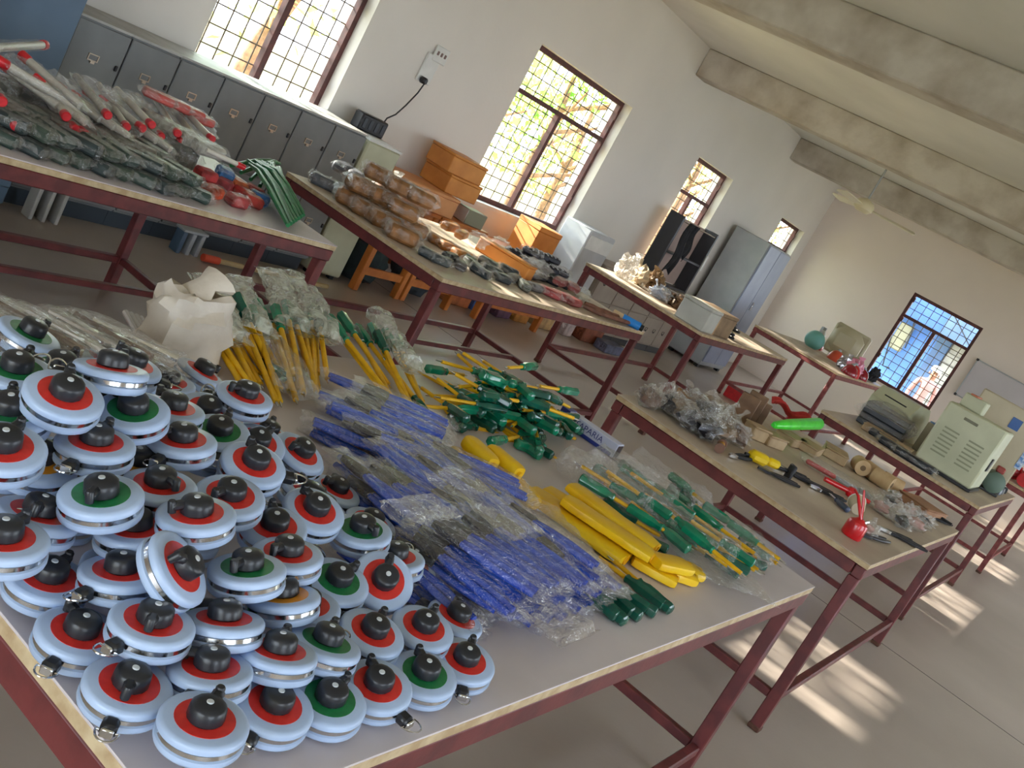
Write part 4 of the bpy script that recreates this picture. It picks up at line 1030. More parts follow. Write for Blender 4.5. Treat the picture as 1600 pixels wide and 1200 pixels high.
for k in range(7):
    p = at(1195+4*(k % 3), 832+9*k, T1+0.02)
    screwdriver('small dark screwdriver with yellow shaft at the far table edge', (min(p.x, 3.24), p.y, T1+0.02+0.012*(k % 2)), (p.x-0.3, p.y+0.05*k-0.1, T1+0.03), 0.06, 'small dark screwdrivers at the far table edge', M_HDARK)
for k in range(8):
    p = at(965+12*k, 965-3*k+((k % 2)*10), T1+0.0155)
    screwdriver('dark green screwdriver peeping out under the yellow cases', p, p + Vector((0.06*math.sin(k), 0.25, 0)), 0.08, 'dark screwdrivers under the yellow cases', M_HDARK)

# ---------------------------------------------------------------- silver packets, white bag
M_BRNBIT = mat('brown_bits', (140, 112, 96), 0.6, scale=20, col2=(96, 76, 66))
ME_SP = [MB().sleeve(0.21, 0.05, 0.024, 20+s, 12, 9, 0.2, 1.2).mesh('wrapper', False) for s in range(4)]
ME_BIT = MB().tube([(-0.08, 0, 0.012), (0.02, 0, 0.012), (0.03, 0, 0.012), (0.085, 0, 0.012)], [0.006, 0.006, 0.0085, 0.0085], 8).mesh('drill_bit')
rnd = random.Random(31)
SG = 'silver bits in clear sleeves behind the reels'
for lay, n in ((0, 16), (1, 15), (2, 14), (3, 12), (4, 8)):
    for k in range(n):
        c = Vector((1.02+0.05*(k % 8)-lay*0.01, (1.48 if k < 8 else 1.62)+rnd.uniform(-0.02, 0.02)-lay*0.005))
        r = thing('wrapped_bit', 'silver bit in clear sleeve, %s from the left, %s row, %s layer behind the reels' % (NTH[k % 8], 'near' if k < 8 else 'far', ('bottom', 'second', 'third', 'fourth', 'top')[lay]), 'drill bit', group=SG, M=TR((c.x, c.y, T1+0.001+lay*0.026), math.radians(-58+rnd.uniform(-12, 12)), 0, rnd.uniform(-0.03, 0.03)))
        part('drill_bit', ME_BIT, M_CHROME if k % 3 else M_BRNBIT, r)
        if k % 3 == 0: r.children[0].material_slots[0].link = 'OBJECT'; r.children[0].material_slots[0].material = M_BRNBIT
        part('wrapper', ME_SP[k % 4], FILM_H, r)
pw = at(246, 548, T1)
r = thing('milky_bag', 'big crumpled off-white bag standing between silver bits and screwdrivers', 'bag', (pw.x+0.02, pw.y-0.03, T1))
MB().blob((0, 0, 0.075), (0.20, 0.15, 0.19), 4, 22, 16, 0.16, 2.0, 0.75).build('bag_skin', mat('offwhite_bag', (222, 212, 198), 0.4, scale=9, col2=(200, 188, 172), bump=0.5, bscale=16), r)
MB().tube([(-0.02, 0, 0.15), (0.0, 0, 0.185), (0.03, 0, 0.20)], [0.05, 0.03, 0.055], 10, flat=0.4).build('gathered_neck', mat('offwhite_bag', (222, 212, 198), 0.4), r)
for k in range(7):
    a = at(196+8*k, 488+3*k, T1+0.03); b = at(232+8*k, 552+2*k, T1+0.012)
    r2 = MB().tube([a, b], 0.0075, 8); o = r2.build('wrapped_rod', mat('rod_pale', (190, 186, 186), 0.3, metal=0.3))
    o.name = 'wrapped_rod'; tag(o, 'thin pale rod lying at the foot of the off-white bag', 'rod', 'pale rods by the off-white bag')
r = thing('grey_cloth', 'dark grey cloth scrap beside the off-white bag', 'cloth', at(288, 560, T1))
MB().blob((0, 0, 0.022), (0.13, 0.07, 0.055), 9, 16, 10, 0.2, 2.5).build('cloth', mat('grey_scrap', (96, 96, 100), 0.9, scale=20, col2=(76, 76, 80), bump=0.3), r)
MB().blob((-0.05, 0.03, 0.02), (0.07, 0.05, 0.05), 11, 14, 8, 0.2, 2.5).build('fold', mat('grey_scrap', (96, 96, 100), 0.9), r)
# ================================================================== goods on the other tables
def packet(label, p, size, rz, col, group=None, wrap=FILM, seed=0, cat='packet', name='wrapped_packet', tone=0.75):
    r = thing(name, label, cat, (p[0], p[1], p[2]), rz, group)
    L, W, H = size
    key = 'pk_%d_%d_%d' % tuple(col)
    MB().cbox((0, 0, H/2), size, min(size)*0.22).build('contents', mat(key, col, 0.55, scale=16, col2=tuple(int(v*tone) for v in col), bump=0.1), r)
    if wrap is not None:
        MB().sleeve(L*1.28, W*1.10, H*1.10, seed, 14, 12, 0.13, 1.15).build('wrapper', wrap, r, smooth=False)
    return r
def lump(label, p, size, m, group=None, seed=0, cat='bag', name='crumpled_bag', rz=0.0, neck=True):
    r = thing(name, label, cat, p, rz, group)
    MB().blob((0, 0, size[2]*0.42), size, seed, 18, 12, 0.24, 3.2).build('bag_skin', m, r, smooth=False)
    if neck: MB().tube([(size[0]*0.3, 0, size[2]*0.7), (size[0]*0.42, 0, size[2]*0.95), (size[0]*0.5, 0.01, size[2]*1.1)], [size[2]*0.22, size[2]*0.1, size[2]*0.2], 8, flat=0.5).build('gathered_neck', m, r)
    return r
# ---------------------------------------------------------------- table in front of the lockers
M_CAPR = mat('cap_red', (214, 40, 48), 0.35, scale=30, col2=(190, 28, 38))
M_TUBEW = mat('tube_milky', (214, 208, 194), 0.35, scale=12, col2=(196, 190, 176))
def capped(label, a, za, b, zb, group, r0=0.014, wrap=True, i=0):
    p0, p1 = at(a[0], a[1], za), at(b[0], b[1], zb)
    L = (p1-p0).length
    r = thing('capped_tube', label, 'tube', group=group, M=frame(p0, p1))
    MB().tube([(0.03, 0, 0), (L, 0, 0)], r0, 10).build('tube', M_TUBEW, r)
    MB().lathe([(0.0, 0.0), (r0*0.95, 0.0), (r0*1.25, 0.004), (r0*1.25, 0.036), (r0*1.1, 0.042), (0.0, 0.042)], 14, RX).build('cap', M_CAPR, r)
    if wrap:
        w = MB().sleeve(L*1.05, r0*3.2, r0*2.7, i, 10, 8, 0.2, 1.25).build('wrapper', FILM_H, r)
        w.location = (L/2+0.03, 0, -r0*1.3)
    return r
CG = 'red capped tubes heaped in front of the lockers'
caps = [(30,214,.850,'lowest red capped tube by the table edge, farthest left'), (26,198,.885,'red capped tube just above the lowest left one'), (4,160,.955,'red capped tube cut by the picture edge in the heap'),
        (104,183,.930,'tilted red capped tube in the middle of the left heap'), (134,211,.895,'red capped tube low in the heap between dark packets'), (118,203,.90,'dark red capped tube behind the low middle one'),
        (169,181,.955,'red capped tube high behind the dark green packets'), (198,199,.93,'wide red capped tube left of the close pair'), (224,202,.935,'left tube of the close red capped pair'),
        (238,196,.95,'right tube of the close red capped pair'), (252,214,.915,'red capped tube below the close pair'), (278,209,.95,'small red capped tube below the red printed bags'),
        (286,223,.925,'red capped tube hanging low right of the pair'), (332,218,.955,'short red capped tube at the right end of the heap'), (318,231,.93,'red capped tube beside the orange rod')]
for i, (x, y, z, lb) in enumerate(caps):
    q = i % 4
    capped(lb, (x, y), z, (x-62+6*q, y-52-5*q), z+0.012, CG, 0.013, i % 2 == 0, i)
capped('white tube with a red cap sticking out highest above the heap', (70, 70), 1.02, (-30, 76), 1.02, CG, 0.015, True, 3)
capped('long white tube sloping down with its red cap at the upper end', (32, 84), 1.01, (125, 165), 0.96, CG, 0.014, True, 5)
capped('white tube with a small red cap under the sloping one', (52, 118), 0.985, (130, 185), 0.93, CG, 0.012, True, 7)
capped('white tube with a pinkish red cap at the picture edge', (-6, 92), 1.0, (90, 150), 0.96, CG, 0.014, True, 8)
for i in range(9):
    x, y = 40+22*i, 128+7*i+6*(i % 3)
    capped('milky white tube under film, %s from the left on the capped tubes' % NTH[i], (x-40, y-30), 0.965-0.004*i, (x+50, y+38), 0.935-0.004*i, CG, 0.013, True, 20+i)
DG = 'dark green packets along the table edge before the lockers'
dcol = [(58, 76, 68), (82, 92, 86), (52, 64, 64), (104, 100, 92), (70, 84, 72), (120, 112, 104)]
rnd = random.Random(6)
k = 0
for lay in range(2):
    for i in range(10-lay):
        for row in range(2):
            x = 1.90+0.085*i+lay*0.04; y = 2.99+row*0.17+lay*0.04+rnd.uniform(-0.015, 0.015)
            packet('dark wrapped packet, %s from the left, %s row, %s layer, under red capped tubes' % (NTH[i], ('near', 'far')[row], ('lower', 'upper')[lay]), (x, y, T1+0.001+lay*0.045), (0.15, 0.07, 0.042), math.radians(-60+rnd.uniform(-25, 25)), dcol[k % 6], DG, FILM_H, k); k += 1
for i in range(10):
    packet('grey wrapped packet, %s from the left behind the capped tubes' % NTH[i], (1.95+0.1*i, 3.38+0.03*(i % 3), T1+0.001), (0.2, 0.09, 0.10), math.radians(-50+20*(i % 3)), (112, 112, 104), 'grey packets at the back of the left heap', FILM_H, i)
for i, (x, y, z, lb) in enumerate(((248,150,1.01,'red and white printed bag highest on the left heap'), (272,160,1.0,'red printed bag in the middle of the upper bags'), (296,172,0.985,'red printed bag right of the middle upper bag'), (312,184,0.97,'red printed bag lowest of the upper bags'))):
    p = at(x, y, z); packet(lb, (p.x, p.y, p.z-0.02), (0.13, 0.08, 0.035), math.radians(-30+10*i), (206, 92, 84), 'red printed bags on the left heap', FILM_H, 50+i)
for i in range(5):
    p = at(262+16*i, 196+9*i, 0.945)
    packet('clear bag of pale strips, %s below the red printed bags' % NTH[i], (p.x, p.y, p.z-0.03), (0.15, 0.07, 0.05), math.radians(-45+12*i), (196, 192, 178), 'pale bags on the left heap', FILM_H, 60+i)
capped('orange rod with a red end resting on the red and blue packs', (382, 262), 0.93, (322, 234), 0.945, None, 0.010, False)
RB = 'bright printed packs at the end of the table before the lockers'
for i, (x, y, z, col, lb) in enumerate(((322,272,.87,(206,60,60),'red pack below the orange rod'), (330,302,.835,(226,90,50),'orange red pack lowest at the table edge'), (350,288,.85,(214,80,90),'pink red pack right of the lowest orange one'),
        (352,270,.88,(60,130,200),'bright blue pack with a yellow corner'), (372,288,.86,(228,110,60),'orange pack in the middle of the bright packs'), (380,306,.835,(200,60,56),'red pack at the table edge left of the blue one'),
        (396,298,.85,(190,74,70),'dull red pack above the edge packs'), (404,312,.835,(60,120,190),'blue pack next to the green bundle'), (392,318,.83,(206,70,60),'red pack under the second blue one'), (368,318,.83,(206,80,80),'rose pack along the table edge'))):
    p = at(x, y, z); packet(lb, (p.x, p.y, max(T1+0.001, z-0.025)), (0.085, 0.07, 0.045), math.radians(20*i), col, RB, FILM if i % 2 else None, 70+i, 'pack', 'bright_pack', 0.6)
M_BUND = mat('bundle_green', (44, 132, 78), 0.4, scale=30, col2=(30, 104, 62))
rnd = random.Random(14)
for i in range(26):
    t = (i % 13)/12; lay = i//13
    a = at(392+46*t+rnd.uniform(-6, 6), 250+6*t+lay*6, 0.90+0.012*lay-0.02*abs(t-0.5)); b = at(450+48*t, 352-48*t*(1-0.35*lay), 0.845+0.012*lay)
    b.x = min(b.x, 3.36)
    m_ = (a+b)/2 + Vector((0, 0, 0.02))
    o = MB().tube([a, a*0.6+m_*0.4+Vector((0,0,0.012)), m_, m_*0.4+b*0.6, b], [0.006, 0.010, 0.011, 0.011, 0.009], 8).build('green_grip', M_BUND)
    r = o; tag(o, 'green rubber grip, %s from the bright packs in the %s layer of the bundle' % (NTH[i % 13], ('lower', 'upper')[lay]), 'grip', 'green grips bundled at the table end')
# ---------------------------------------------------------------- table with brown wrapped packets
SV = 'silver film packs at the back corner of the packet table'
for i, (x, y) in enumerate(((482, 282), (500, 290), (518, 302), (536, 314), (508, 276), (528, 288))):
    p = at(x, y, T1)
    packet('silver grey film pack, %s at the back corner of the packet table' % NTH[i], (p.x+0.05, p.y-0.05, T1+0.001+(0.06 if i > 3 else 0)), (0.14, 0.09, 0.06), math.radians(-40+15*i), (120, 126, 136), SV, FILM_H, 90+i)
BR = 'brown blocks in clear film on the packet table'
M_BW = (176, 122, 72)
n = 0
for lay, pts in enumerate((((566, 334), (590, 350), (616, 366), (644, 388), (602, 338), (632, 356), (660, 376)), ((572, 336), (604, 352), (636, 372), (618, 342), (650, 360)), ((588, 338), (622, 358), (650, 372)))):
    for j, (x, y) in enumerate(pts):
        p = at(x-22, y-12, T1)
        lb = 'brown block in clear film, %s in the %s of the stack' % (NTH[j], ('bottom layer', 'middle layer', 'top layer')[lay])
        packet(lb, (p.x, p.y, T1+0.001+lay*0.083), (0.17, 0.12, 0.078), math.radians(-35+rnd.uniform(-12, 12)), M_BW, BR, FILM_H, 100+n, 'block', 'wrapped_block', 0.7); n += 1
lump('puffed clear bag behind the brown blocks', at(575, 318, T1) + Vector((0.12, 0.05, 0.0)), (0.16, 0.14, 0.20), FILM_W, None, 3)
OR = 'orange wooden handled packs on the packet table'
for i, (x, y) in enumerate(((686, 384), (702, 394), (718, 404), (694, 372), (712, 384))):
    p = at(x, y, T1); packet('orange wooden handled tool pack, %s behind the brown blocks' % NTH[i], (p.x, p.y, T1+0.001+(0.05 if i > 2 else 0)), (0.16, 0.06, 0.048), math.radians(-30+14*i), (214, 136, 58), OR, FILM_H if i % 2 else FILM, 120+i)
r = board_box('long flat orange box lying behind the striped brushes', (5.52, 3.44, T1+0.001), (0.40, 0.10, 0.09), math.radians(-84), M_ORANGEBOX)
DK = 'dark grey tool packs along the packet table edge'
dc = [(62, 72, 78), (88, 92, 90), (48, 56, 60), (96, 88, 84), (70, 78, 66)]
for i, (x, y) in enumerate(((668, 404), (684, 412), (700, 408), (716, 420), (734, 418), (748, 430), (766, 428), (782, 440), (800, 440), (816, 452), (726, 408), (760, 416), (792, 428), (832, 454))):
    p = at(x, y, T1); packet('dark grey tool pack in film, %s from the brown blocks along the edge' % NTH[i], (p.x, max(p.y, 2.9), T1+0.001), (0.12, 0.06, 0.045), math.radians(-50+31*i), dc[i % 5], DK, FILM_H, 130+i)
BS = 'black and white striped brushes on the packet table'
M_BRIS = mat('bristle_white', (200, 198, 200), 0.6, scale=60, col2=(150, 148, 152))
rnd = random.Random(41)
for lay in range(3):
    for row in range(3-lay):
        for c in range(5-lay):
            x = 5.68+0.145*c+0.07*lay+rnd.uniform(-0.015, 0.015); y = 3.34+0.15*row+0.07*lay+rnd.uniform(-0.02, 0.02)
            lb = 'black brush with white stripes, %s from the orange box, %s row, %s layer' % (NTH[c], ('near', 'middle', 'far')[row], ('bottom', 'middle', 'top')[lay])
            r = thing('striped_brush', lb, 'brush', (x, y, T1+0.001+0.051*lay), math.radians(-35+rnd.gauss(0, 14)), BS)
            MB().cbox((0, 0, 0.024), (0.13, 0.06, 0.046), 0.014).build('stock', mat('brush_black', (44, 44, 56), 0.5, scale=30, col2=(30, 30, 40)), r)
            for q in (-0.038, 0.0, 0.038): MB().cbox((q, 0, 0.0455), (0.013, 0.054, 0.009), 0.002).build('bristle_strip', M_BRIS, r)
            if (c+row) % 3 == 0: MB().sleeve(0.17, 0.07, 0.062, c, 14, 10, 0.14).build('wrapper', FILM_H, r, smooth=False)
RP = 'red bags of parts on the packet table'
for i, (x, y) in enumerate(((856, 462), (874, 468), (892, 476), (868, 454), (888, 462))):
    p = at(x, y, T1); packet('red bag of small parts, %s from the striped brushes' % NTH[i], (p.x, max(2.9, p.y), T1+0.001+(0.04 if i > 2 else 0)), (0.14, 0.08, 0.045), math.radians(-30+17*i), (176, 78, 76), RP, FILM_H, 150+i)
BN = 'brown wooden handles on the packet table'
for i in range(7):
    a = at(905+9*i, 474+4*i-(i % 2)*5, T1+0.02); b = at(940+9*i, 492+3*i-(i % 2)*5, T1+0.02)
    a.y = max(a.y, 2.88); b.y = max(b.y, 2.86)
    o = MB().tube([a, a*0.7+b*0.3, a*0.3+b*0.7, b], [0.010, 0.016, 0.014, 0.010], 9).build('wooden_file', mat('handle_brown', (140, 92, 72), 0.5, scale=20, col2=(110, 70, 56)))
    tag(o, 'brown wooden file handle, %s of those near the blue roll' % NTH[i], 'file', BN)
lump('white crumpled film lying on the brown handles', at(922, 470, T1+0.03) + Vector((0.06, 0.1, -0.03)), (0.22, 0.12, 0.08), FILM_H, None, 8, 'film', 'crumpled_film', 0.4, False)
a, b = at(958, 488, T1+0.028), at(998, 510, T1+0.028)
r = thing('blue_roll', 'bright blue tape roll tube at the corner of the packet table', 'roll', M=frame(a, b))
MB().tube([(0, 0, 0), (0.07, 0, 0)], 0.024, 16).build('tan_sleeve', mat('roll_tan', (206, 178, 140), 0.6), r)
MB().tube([(0.07, 0, 0), (0.2, 0, 0)], 0.028, 16).build('blue_sleeve', mat('roll_blue', (40, 136, 220), 0.35), r)
MB().tube([(0.2, 0, 0), (0.225, 0, 0)], 0.022, 16).build('end_plug', M_BLACK, r)
for i, (x, y) in enumerate(((742, 396), (776, 404), (838, 440), (824, 436))):
    lump('crinkled clear film heaped among the dark tool packs, %s from the left' % NTH[i], at(x, y, T1) + Vector((0, 0.02, 0.04)), (0.16, 0.12, 0.10), FILM_H, 'film heaps on the packet table', 20+i, 'film', 'crumpled_film', i, False)
# ---------------------------------------------------------------- table with shiny packets and the pale carton
LK = 'shiny bags on the carton table'
for i, (x, y, s, lb) in enumerate(((952, 420, (0.22, 0.17, 0.22), 'tall shiny silver bag at the back of the carton table'), (984, 440, (0.2, 0.15, 0.18), 'shiny tan bag right of the tall silver one'), (1006, 456, (0.18, 0.15, 0.12), 'pale blue shiny bag at the middle of the carton table'), (1030, 452, (0.2, 0.17, 0.18), 'bronze shiny bag at the back of the carton table'))):
    p = at(x, y, T3); lump(lb, ((7.98, 8.22, 8.12, 8.52)[i], (3.88, 3.86, 3.56, 3.84)[i], T3+0.001), s, (FILM_W, mat('tan_foil', (196, 178, 150), 0.25, metal=0.35, bump=0.6, bscale=18), mat('blue_foil', (176, 186, 204), 0.2, metal=0.4, bump=0.6, bscale=18), mat('bronze_foil', (150, 122, 92), 0.25, metal=0.6, bump=0.7, bscale=18))[i], LK, 30+i, rz=i)
BM = 'bronze metal fittings on the carton table'
rnd = random.Random(3)
for i in range(16):
    x, y = 8.2+0.1*(i % 7)+rnd.uniform(0, 0.05), 3.28+0.11*(i//5)+rnd.uniform(0, 0.05)
    r = thing('metal_fitting', 'bronze metal fitting in the heap behind the pale carton', 'fitting', (x, y, T3+0.001), rnd.uniform(0, 6), BM)
    m_ = mat('bronze_fit', (150, 124, 100), 0.3, metal=0.7, scale=20, col2=(96, 80, 70)) if i % 3 else M_CHROME
    MB().lathe([(0, 0), (0.035, 0), (0.04, 0.01), (0.028, 0.03), (0.028, 0.07), (0.038, 0.08), (0.038, 0.1), (0, 0.1)], 12).build('body', m_, r)
    MB().tube([(0.02, 0, 0.05), (0.07, 0, 0.055), (0.09, 0, 0.08)], [0.016, 0.016, 0.02], 8).build('spout', m_, r)
for i in range(6):
    lump('bronze film scrap among the metal fittings', (8.1+0.2*i, 3.62+0.06*(i % 3), T3+0.001), (0.14, 0.1, 0.07), FILM_T, 'film scraps among the fittings', 40+i, 'film', 'crumpled_film', i, False)
board_box('pale grey carton at the near corner of the carton table', (7.74, 3.03, T3+0.001), (0.24, 0.26, 0.19), 0.0, mat('pale_carton', (196, 196, 188), 0.6, scale=6, col2=(184, 184, 176)))
board_box('brown corrugated carton next to the pale grey one', (8.06, 3.03, T3+0.001), (0.34, 0.26, 0.19), 0.0, mat('brown_carton', (164, 138, 108), 0.7, scale=9, col2=(138, 114, 90)))
for i in range(6):
    o = MB().tube([(0.075*math.cos(a), 0.075*math.sin(a), 0.012) for a in [2*math.pi*q/18 for q in range(19)]], 0.012, 8).build('cable_coil', M_BLACK)
    o.location = (8.46+0.05*(i % 2), 3.02+0.03*(i % 3), T3+0.001+0.021*i); tag(o, 'black cable coil in the stack beside the brown carton', 'coil', 'black cable coils on the carton table')
# ---------------------------------------------------------------- tan topped table with loose tools
def P2(x, y, dz=0.001):
    p = at(x, y, T1); p.z = T1+dz; p.x = min(p.x, 6.36); p.y = min(p.y, 1.68); return p
board_box('small brown cork block at the back corner of the tool table', P2(1024, 618), (0.10, 0.08, 0.09), 0.4, mat('cork', (178, 128, 78), 0.8, scale=20, col2=(150, 104, 62)))
a, b = P2(1030, 622, 0.06), P2(1058, 642, 0.02)
r = thing('chisel', 'teal handled chisel lying by the cork block', 'chisel', M=frame(a, b))
MB().lathe(_h, 14, RX).build('handle', mat('teal', (30, 92, 110), 0.3), r); MB().cbox((0.17, 0, 0), (0.13, 0.018, 0.004), 0.001).build('blade', M_CHROME, r)
TB = 'film wrapped parts on the tool table'
ml = [FILM_T, FILM_H, FILM_T]
for i, (x, y, s) in enumerate(((1008, 634, .12), (1036, 642, .12), (1056, 654, .14), (1074, 650, .16), (1090, 664, .16), (1104, 656, .16), (1122, 668, .14), (1096, 682, .14), (1118, 684, .14), (1140, 690, .13), (1070, 668, .12))):
    p = P2(x, y); r = lump('crumpled film bag of parts, %s along the back of the tool table' % NTH[i], p, (s*1.3, s, s*0.85), ml[i % 3], TB, 60+i, rz=i*0.9)
    MB().blob((0, 0, s*0.33), (s*1.15, s*0.9, s*0.62), 70+i, 10, 7, 0.25, 3.0).build('contents', (M_BRNBIT, M_JAW, mat('tan_part', (168, 140, 110), 0.6, scale=20, col2=(120, 98, 80)))[i % 3], r)
for i, (x, y, h) in enumerate(((1150, 662, .17), (1160, 664, .19), (1170, 668, .16))):
    o = MB().cbox((0, 0, h/2), (0.022, 0.10, h), 0.003).build('wooden_board', mat('board_wood', (140, 108, 80), 0.6, scale=12, col2=(112, 84, 62)))
    o.matrix_world = TR(P2(x, y), 0.2, 0.0, -0.08); tag(o, 'upright wooden board, %s of three on the tool table' % NTH[i], 'board', 'wooden boards on the tool table')
for i, (x, y, s) in enumerate(((1176, 684, (0.12, 0.09, 0.07)), (1200, 694, (0.16, 0.10, 0.06)), (1232, 692, (0.2, 0.12, 0.05)), (1262, 706, (0.22, 0.12, 0.05)), (1300, 716, (0.22, 0.14, 0.06)))):
    board_box('flat tan carton, %s from the wooden boards on the tool table' % NTH[i], P2(x, y), s, -0.5+0.2*i, mat('tan_carton', (190, 164, 128), 0.7, scale=9, col2=(166, 140, 106)), group='tan cartons on the tool table')
a, b = at(1210, 664, T1+0.10), at(1280, 662, T1+0.115)
r = thing('green_tube', 'bright lime green tube lying across the tan cartons', 'tube', M=frame(a, b))
L = (b-a).length
MB().tube([(0, 0, 0), (0.02, 0, 0), (L*0.3, 0, 0), (L*0.97, 0, 0), (L, 0, 0)], [0.014, 0.02, 0.03, 0.036, 0.028], 14).build('body', mat('lime', (70, 230, 50), 0.35, scale=10, col2=(50, 206, 40)), r)
MB().tube([(-0.03, 0, 0), (0, 0, 0)], 0.010, 10).build('nozzle', mat('lime2', (60, 210, 60), 0.35), r)
o = MB().sheet(lambda u, v: ((u-0.5)*0.26, (v-0.5)*0.10, 0.03+0.02*math.sin(u*9)+0.012*math.sin(v*8+u*4)), 14, 8).build('red_cloth', mat('red_cloth', (206, 56, 52), 0.8, scale=20, col2=(170, 40, 40)))
o.modifiers.new('thick', 'SOLIDIFY').thickness = 0.012
o.matrix_world = TR(P2(1222, 664, 0.075), -0.9); tag(o, 'crumpled red cloth peeping out behind the lime green tube', 'cloth')
r = thing('yellow_clamp', 'yellow bodied clamp tool lying in the middle of the tool table', 'clamp', P2(1188, 728), -0.75)
MB().cbox((-0.03, 0, 0.03), (0.10, 0.06, 0.05), 0.016).build('body', mat('clamp_yellow', (236, 200, 20), 0.4), r)
MB().cbox((0.05, 0.0, 0.035), (0.07, 0.035, 0.04), 0.012).build('trigger', mat('clamp_yellow', (236, 200, 20), 0.4), r)
MB().tube([(-0.10, 0, 0.02), (0.16, 0.01, 0.03)], 0.008, 8).build('bar', M_JAW, r)
MB().cbox((0.15, 0.0, 0.03), (0.02, 0.05, 0.08), 0.006).build('jaw', M_JAW, r)
PLT = 'grey pliers and wrenches on the tool table'
for i, (x, y, a_) in enumerate(((1206, 744, -0.7), (1228, 738, -0.5), (1240, 744, -1.0), (1150, 716, -0.1), (1262, 756, -0.8), (1284, 770, -0.6), (1360, 842, -0.3), (1392, 836, -0.6), (1404, 842, -0.9), (1482, 806, -0.5))):
    r = thing('pliers', 'grey steel pliers, %s along the front half of the tool table' % NTH[i], 'pliers', P2(x, y), a_, PLT)
    k1 = part('handle', ME_BH[0], M_DARK, r); k2 = part('handle', ME_BH[1], M_JAW, r); part('jaw', ME_JAW, M_CHROME if i % 2 else M_JAW, r)
    for k_ in (k1, k2):
        k_.material_slots[0].link = 'OBJECT'; k_.material_slots[0].material = M_DARK if i % 2 else M_JAW
r = thing('brown_reel', 'small brown wooden reel near the edge of the tool table', 'reel', P2(1122, 704), 0.3)
MB().tube([(-0.06, 0, 0.022), (0.06, 0, 0.022)], 0.014, 12).build('core', mat('reel_core', (206, 150, 60), 0.5), r)
for s in (-1, 1): MB().tube([(s*0.06-0.01, 0, 0.022), (s*0.06+0.01, 0, 0.022)], 0.022, 14).build('flange', mat('reel_brown', (120, 84, 66), 0.5), r)
# long film sleeve with the red pipe wrench
a, b = P2(1252, 722, 0.0), P2(1362, 786, 0.0)
r = thing('pipe_wrench', 'red handled pipe wrench in a long clear sleeve', 'wrench', M=frame(a, b))
L = (b-a).length
MB().cbox((L*0.25, 0.0, 0.02), (L*0.42, 0.03, 0.024), 0.008).build('handle', mat('wrench_red', (206, 62, 66), 0.4), r)
MB().cbox((L*0.64, 0.0, 0.02), (L*0.36, 0.04, 0.022), 0.006).build('shank', M_STEEL, r)
MB().prism([(L*0.8, -0.03), (L*0.95, -0.05), (L*0.98, 0.0), (L*0.9, 0.05), (L*0.78, 0.03)], 0.006, 0.034).build('jaw', M_STEEL, r)
w = MB().sleeve(L*1.1, 0.16, 0.06, 5, 14, 12, 0.18).build('wrapper', FILM_H, r); w.location = (L/2, 0, 0)
for i, (x, y) in enumerate(((1338, 738), (1356, 748), (1372, 760), (1386, 766))):
    p = P2(x, y)
    r = thing('paper_roll', 'beige paper roll, %s from the red wrench on the tool table' % NTH[i], 'roll', (p.x, p.y, T1+0.001+0.046), 0.5+0.5*i, 'beige rolls on the tool table')
    MB().tube([(-0.06, 0, 0), (0.06, 0, 0)], 0.046, 18).build('paper', mat('roll_beige', (206, 176, 134), 0.7, scale=12, col2=(186, 154, 112)), r)
    MB().tube([(-0.062, 0, 0), (0.062, 0, 0)], 0.016, 12).build('core', mat('roll_corec', (120, 96, 70), 0.8), r)
# red oil can with spout and red riveter
p = P2(1328, 838)
r = thing('oil_can', 'bright red oil can at the near edge of the tool table', 'oil can', p, 0.3)
M_CAN = mat('can_red', (214, 24, 34), 0.3, scale=20, col2=(190, 16, 28), coat=0.4)
MB().lathe([(0, 0), (0.040, 0), (0.044, 0.006), (0.044, 0.055), (0.040, 0.068), (0.022, 0.078), (0.014, 0.086), (0, 0.086)], 20).build('body', M_CAN, r)
MB().tube([(0.0, 0.0, 0.08), (0.01, 0.02, 0.13), (0.015, 0.05, 0.19)], [0.008, 0.006, 0.004], 8).build('spout', M_CAN, r)
MB().tube([(-0.01, 0.0, 0.08), (-0.015, 0.03, 0.12), (0.0, 0.06, 0.16), (0.03, 0.08, 0.17)], [0.006, 0.007, 0.006, 0.005], 8).build('lever', M_CAN, r)
MB().tube([(0.03, -0.01, 0.06), (0.08, -0.04, 0.075)], 0.008, 8).build('nozzle', M_CHROME, r)
p = P2(1322, 776)
r = thing('hand_riveter', 'red hand riveter with splayed handles beyond the oil can', 'riveter', p, -0.6)
MB().tube([(-0.14, 0.04, 0.03), (-0.05, 0.012, 0.03), (0.02, 0, 0.03)], [0.012, 0.014, 0.012], 9).build('handle', M_CAN, r)
MB().tube([(0.10, -0.05, 0.03), (0.04, -0.012, 0.03), (0.0, 0.0, 0.03)], [0.010, 0.012, 0.012], 9).build('handle', M_CAN, r)
MB().cbox((0.01, 0.0, 0.03), (0.05, 0.04, 0.05), 0.012).build('head', M_CAN, r)
a, b = P2(1322, 802, 0.016), P2(1296, 778, 0.016)
r = thing('chisel', 'slate blue handled chisel before the red riveter', 'chisel', M=frame(a, b))
MB().lathe(_h, 14, RX).build('handle', mat('slate_blue', (62, 72, 100), 0.35), r); MB().cbox((0.14, 0, 0), (0.06, 0.02, 0.006), 0.002).build('blade', M_CHROME, r)
r = thing('paper_cup', 'tan paper cup tipped over behind the oil can', 'cup', P2(1334, 806), 0.5)
MB().lathe([(0.0, 0.0), (0.03, 0.0), (0.04, 0.07), (0.037, 0.07), (0.028, 0.004), (0.0, 0.004)], 18, Matrix.Translation((0, 0, 0.036)) @ Matrix.Rotation(1.35, 4, 'Y')).build('wall', mat('cup_tan', (206, 190, 164), 0.7), r)
MB().ring(0.037, 0.042, 0.068, 0.073, 18, Matrix.Translation((0, 0, 0.036)) @ Matrix.Rotation(1.35, 4, 'Y')).build('rim', M_WHITE, r)
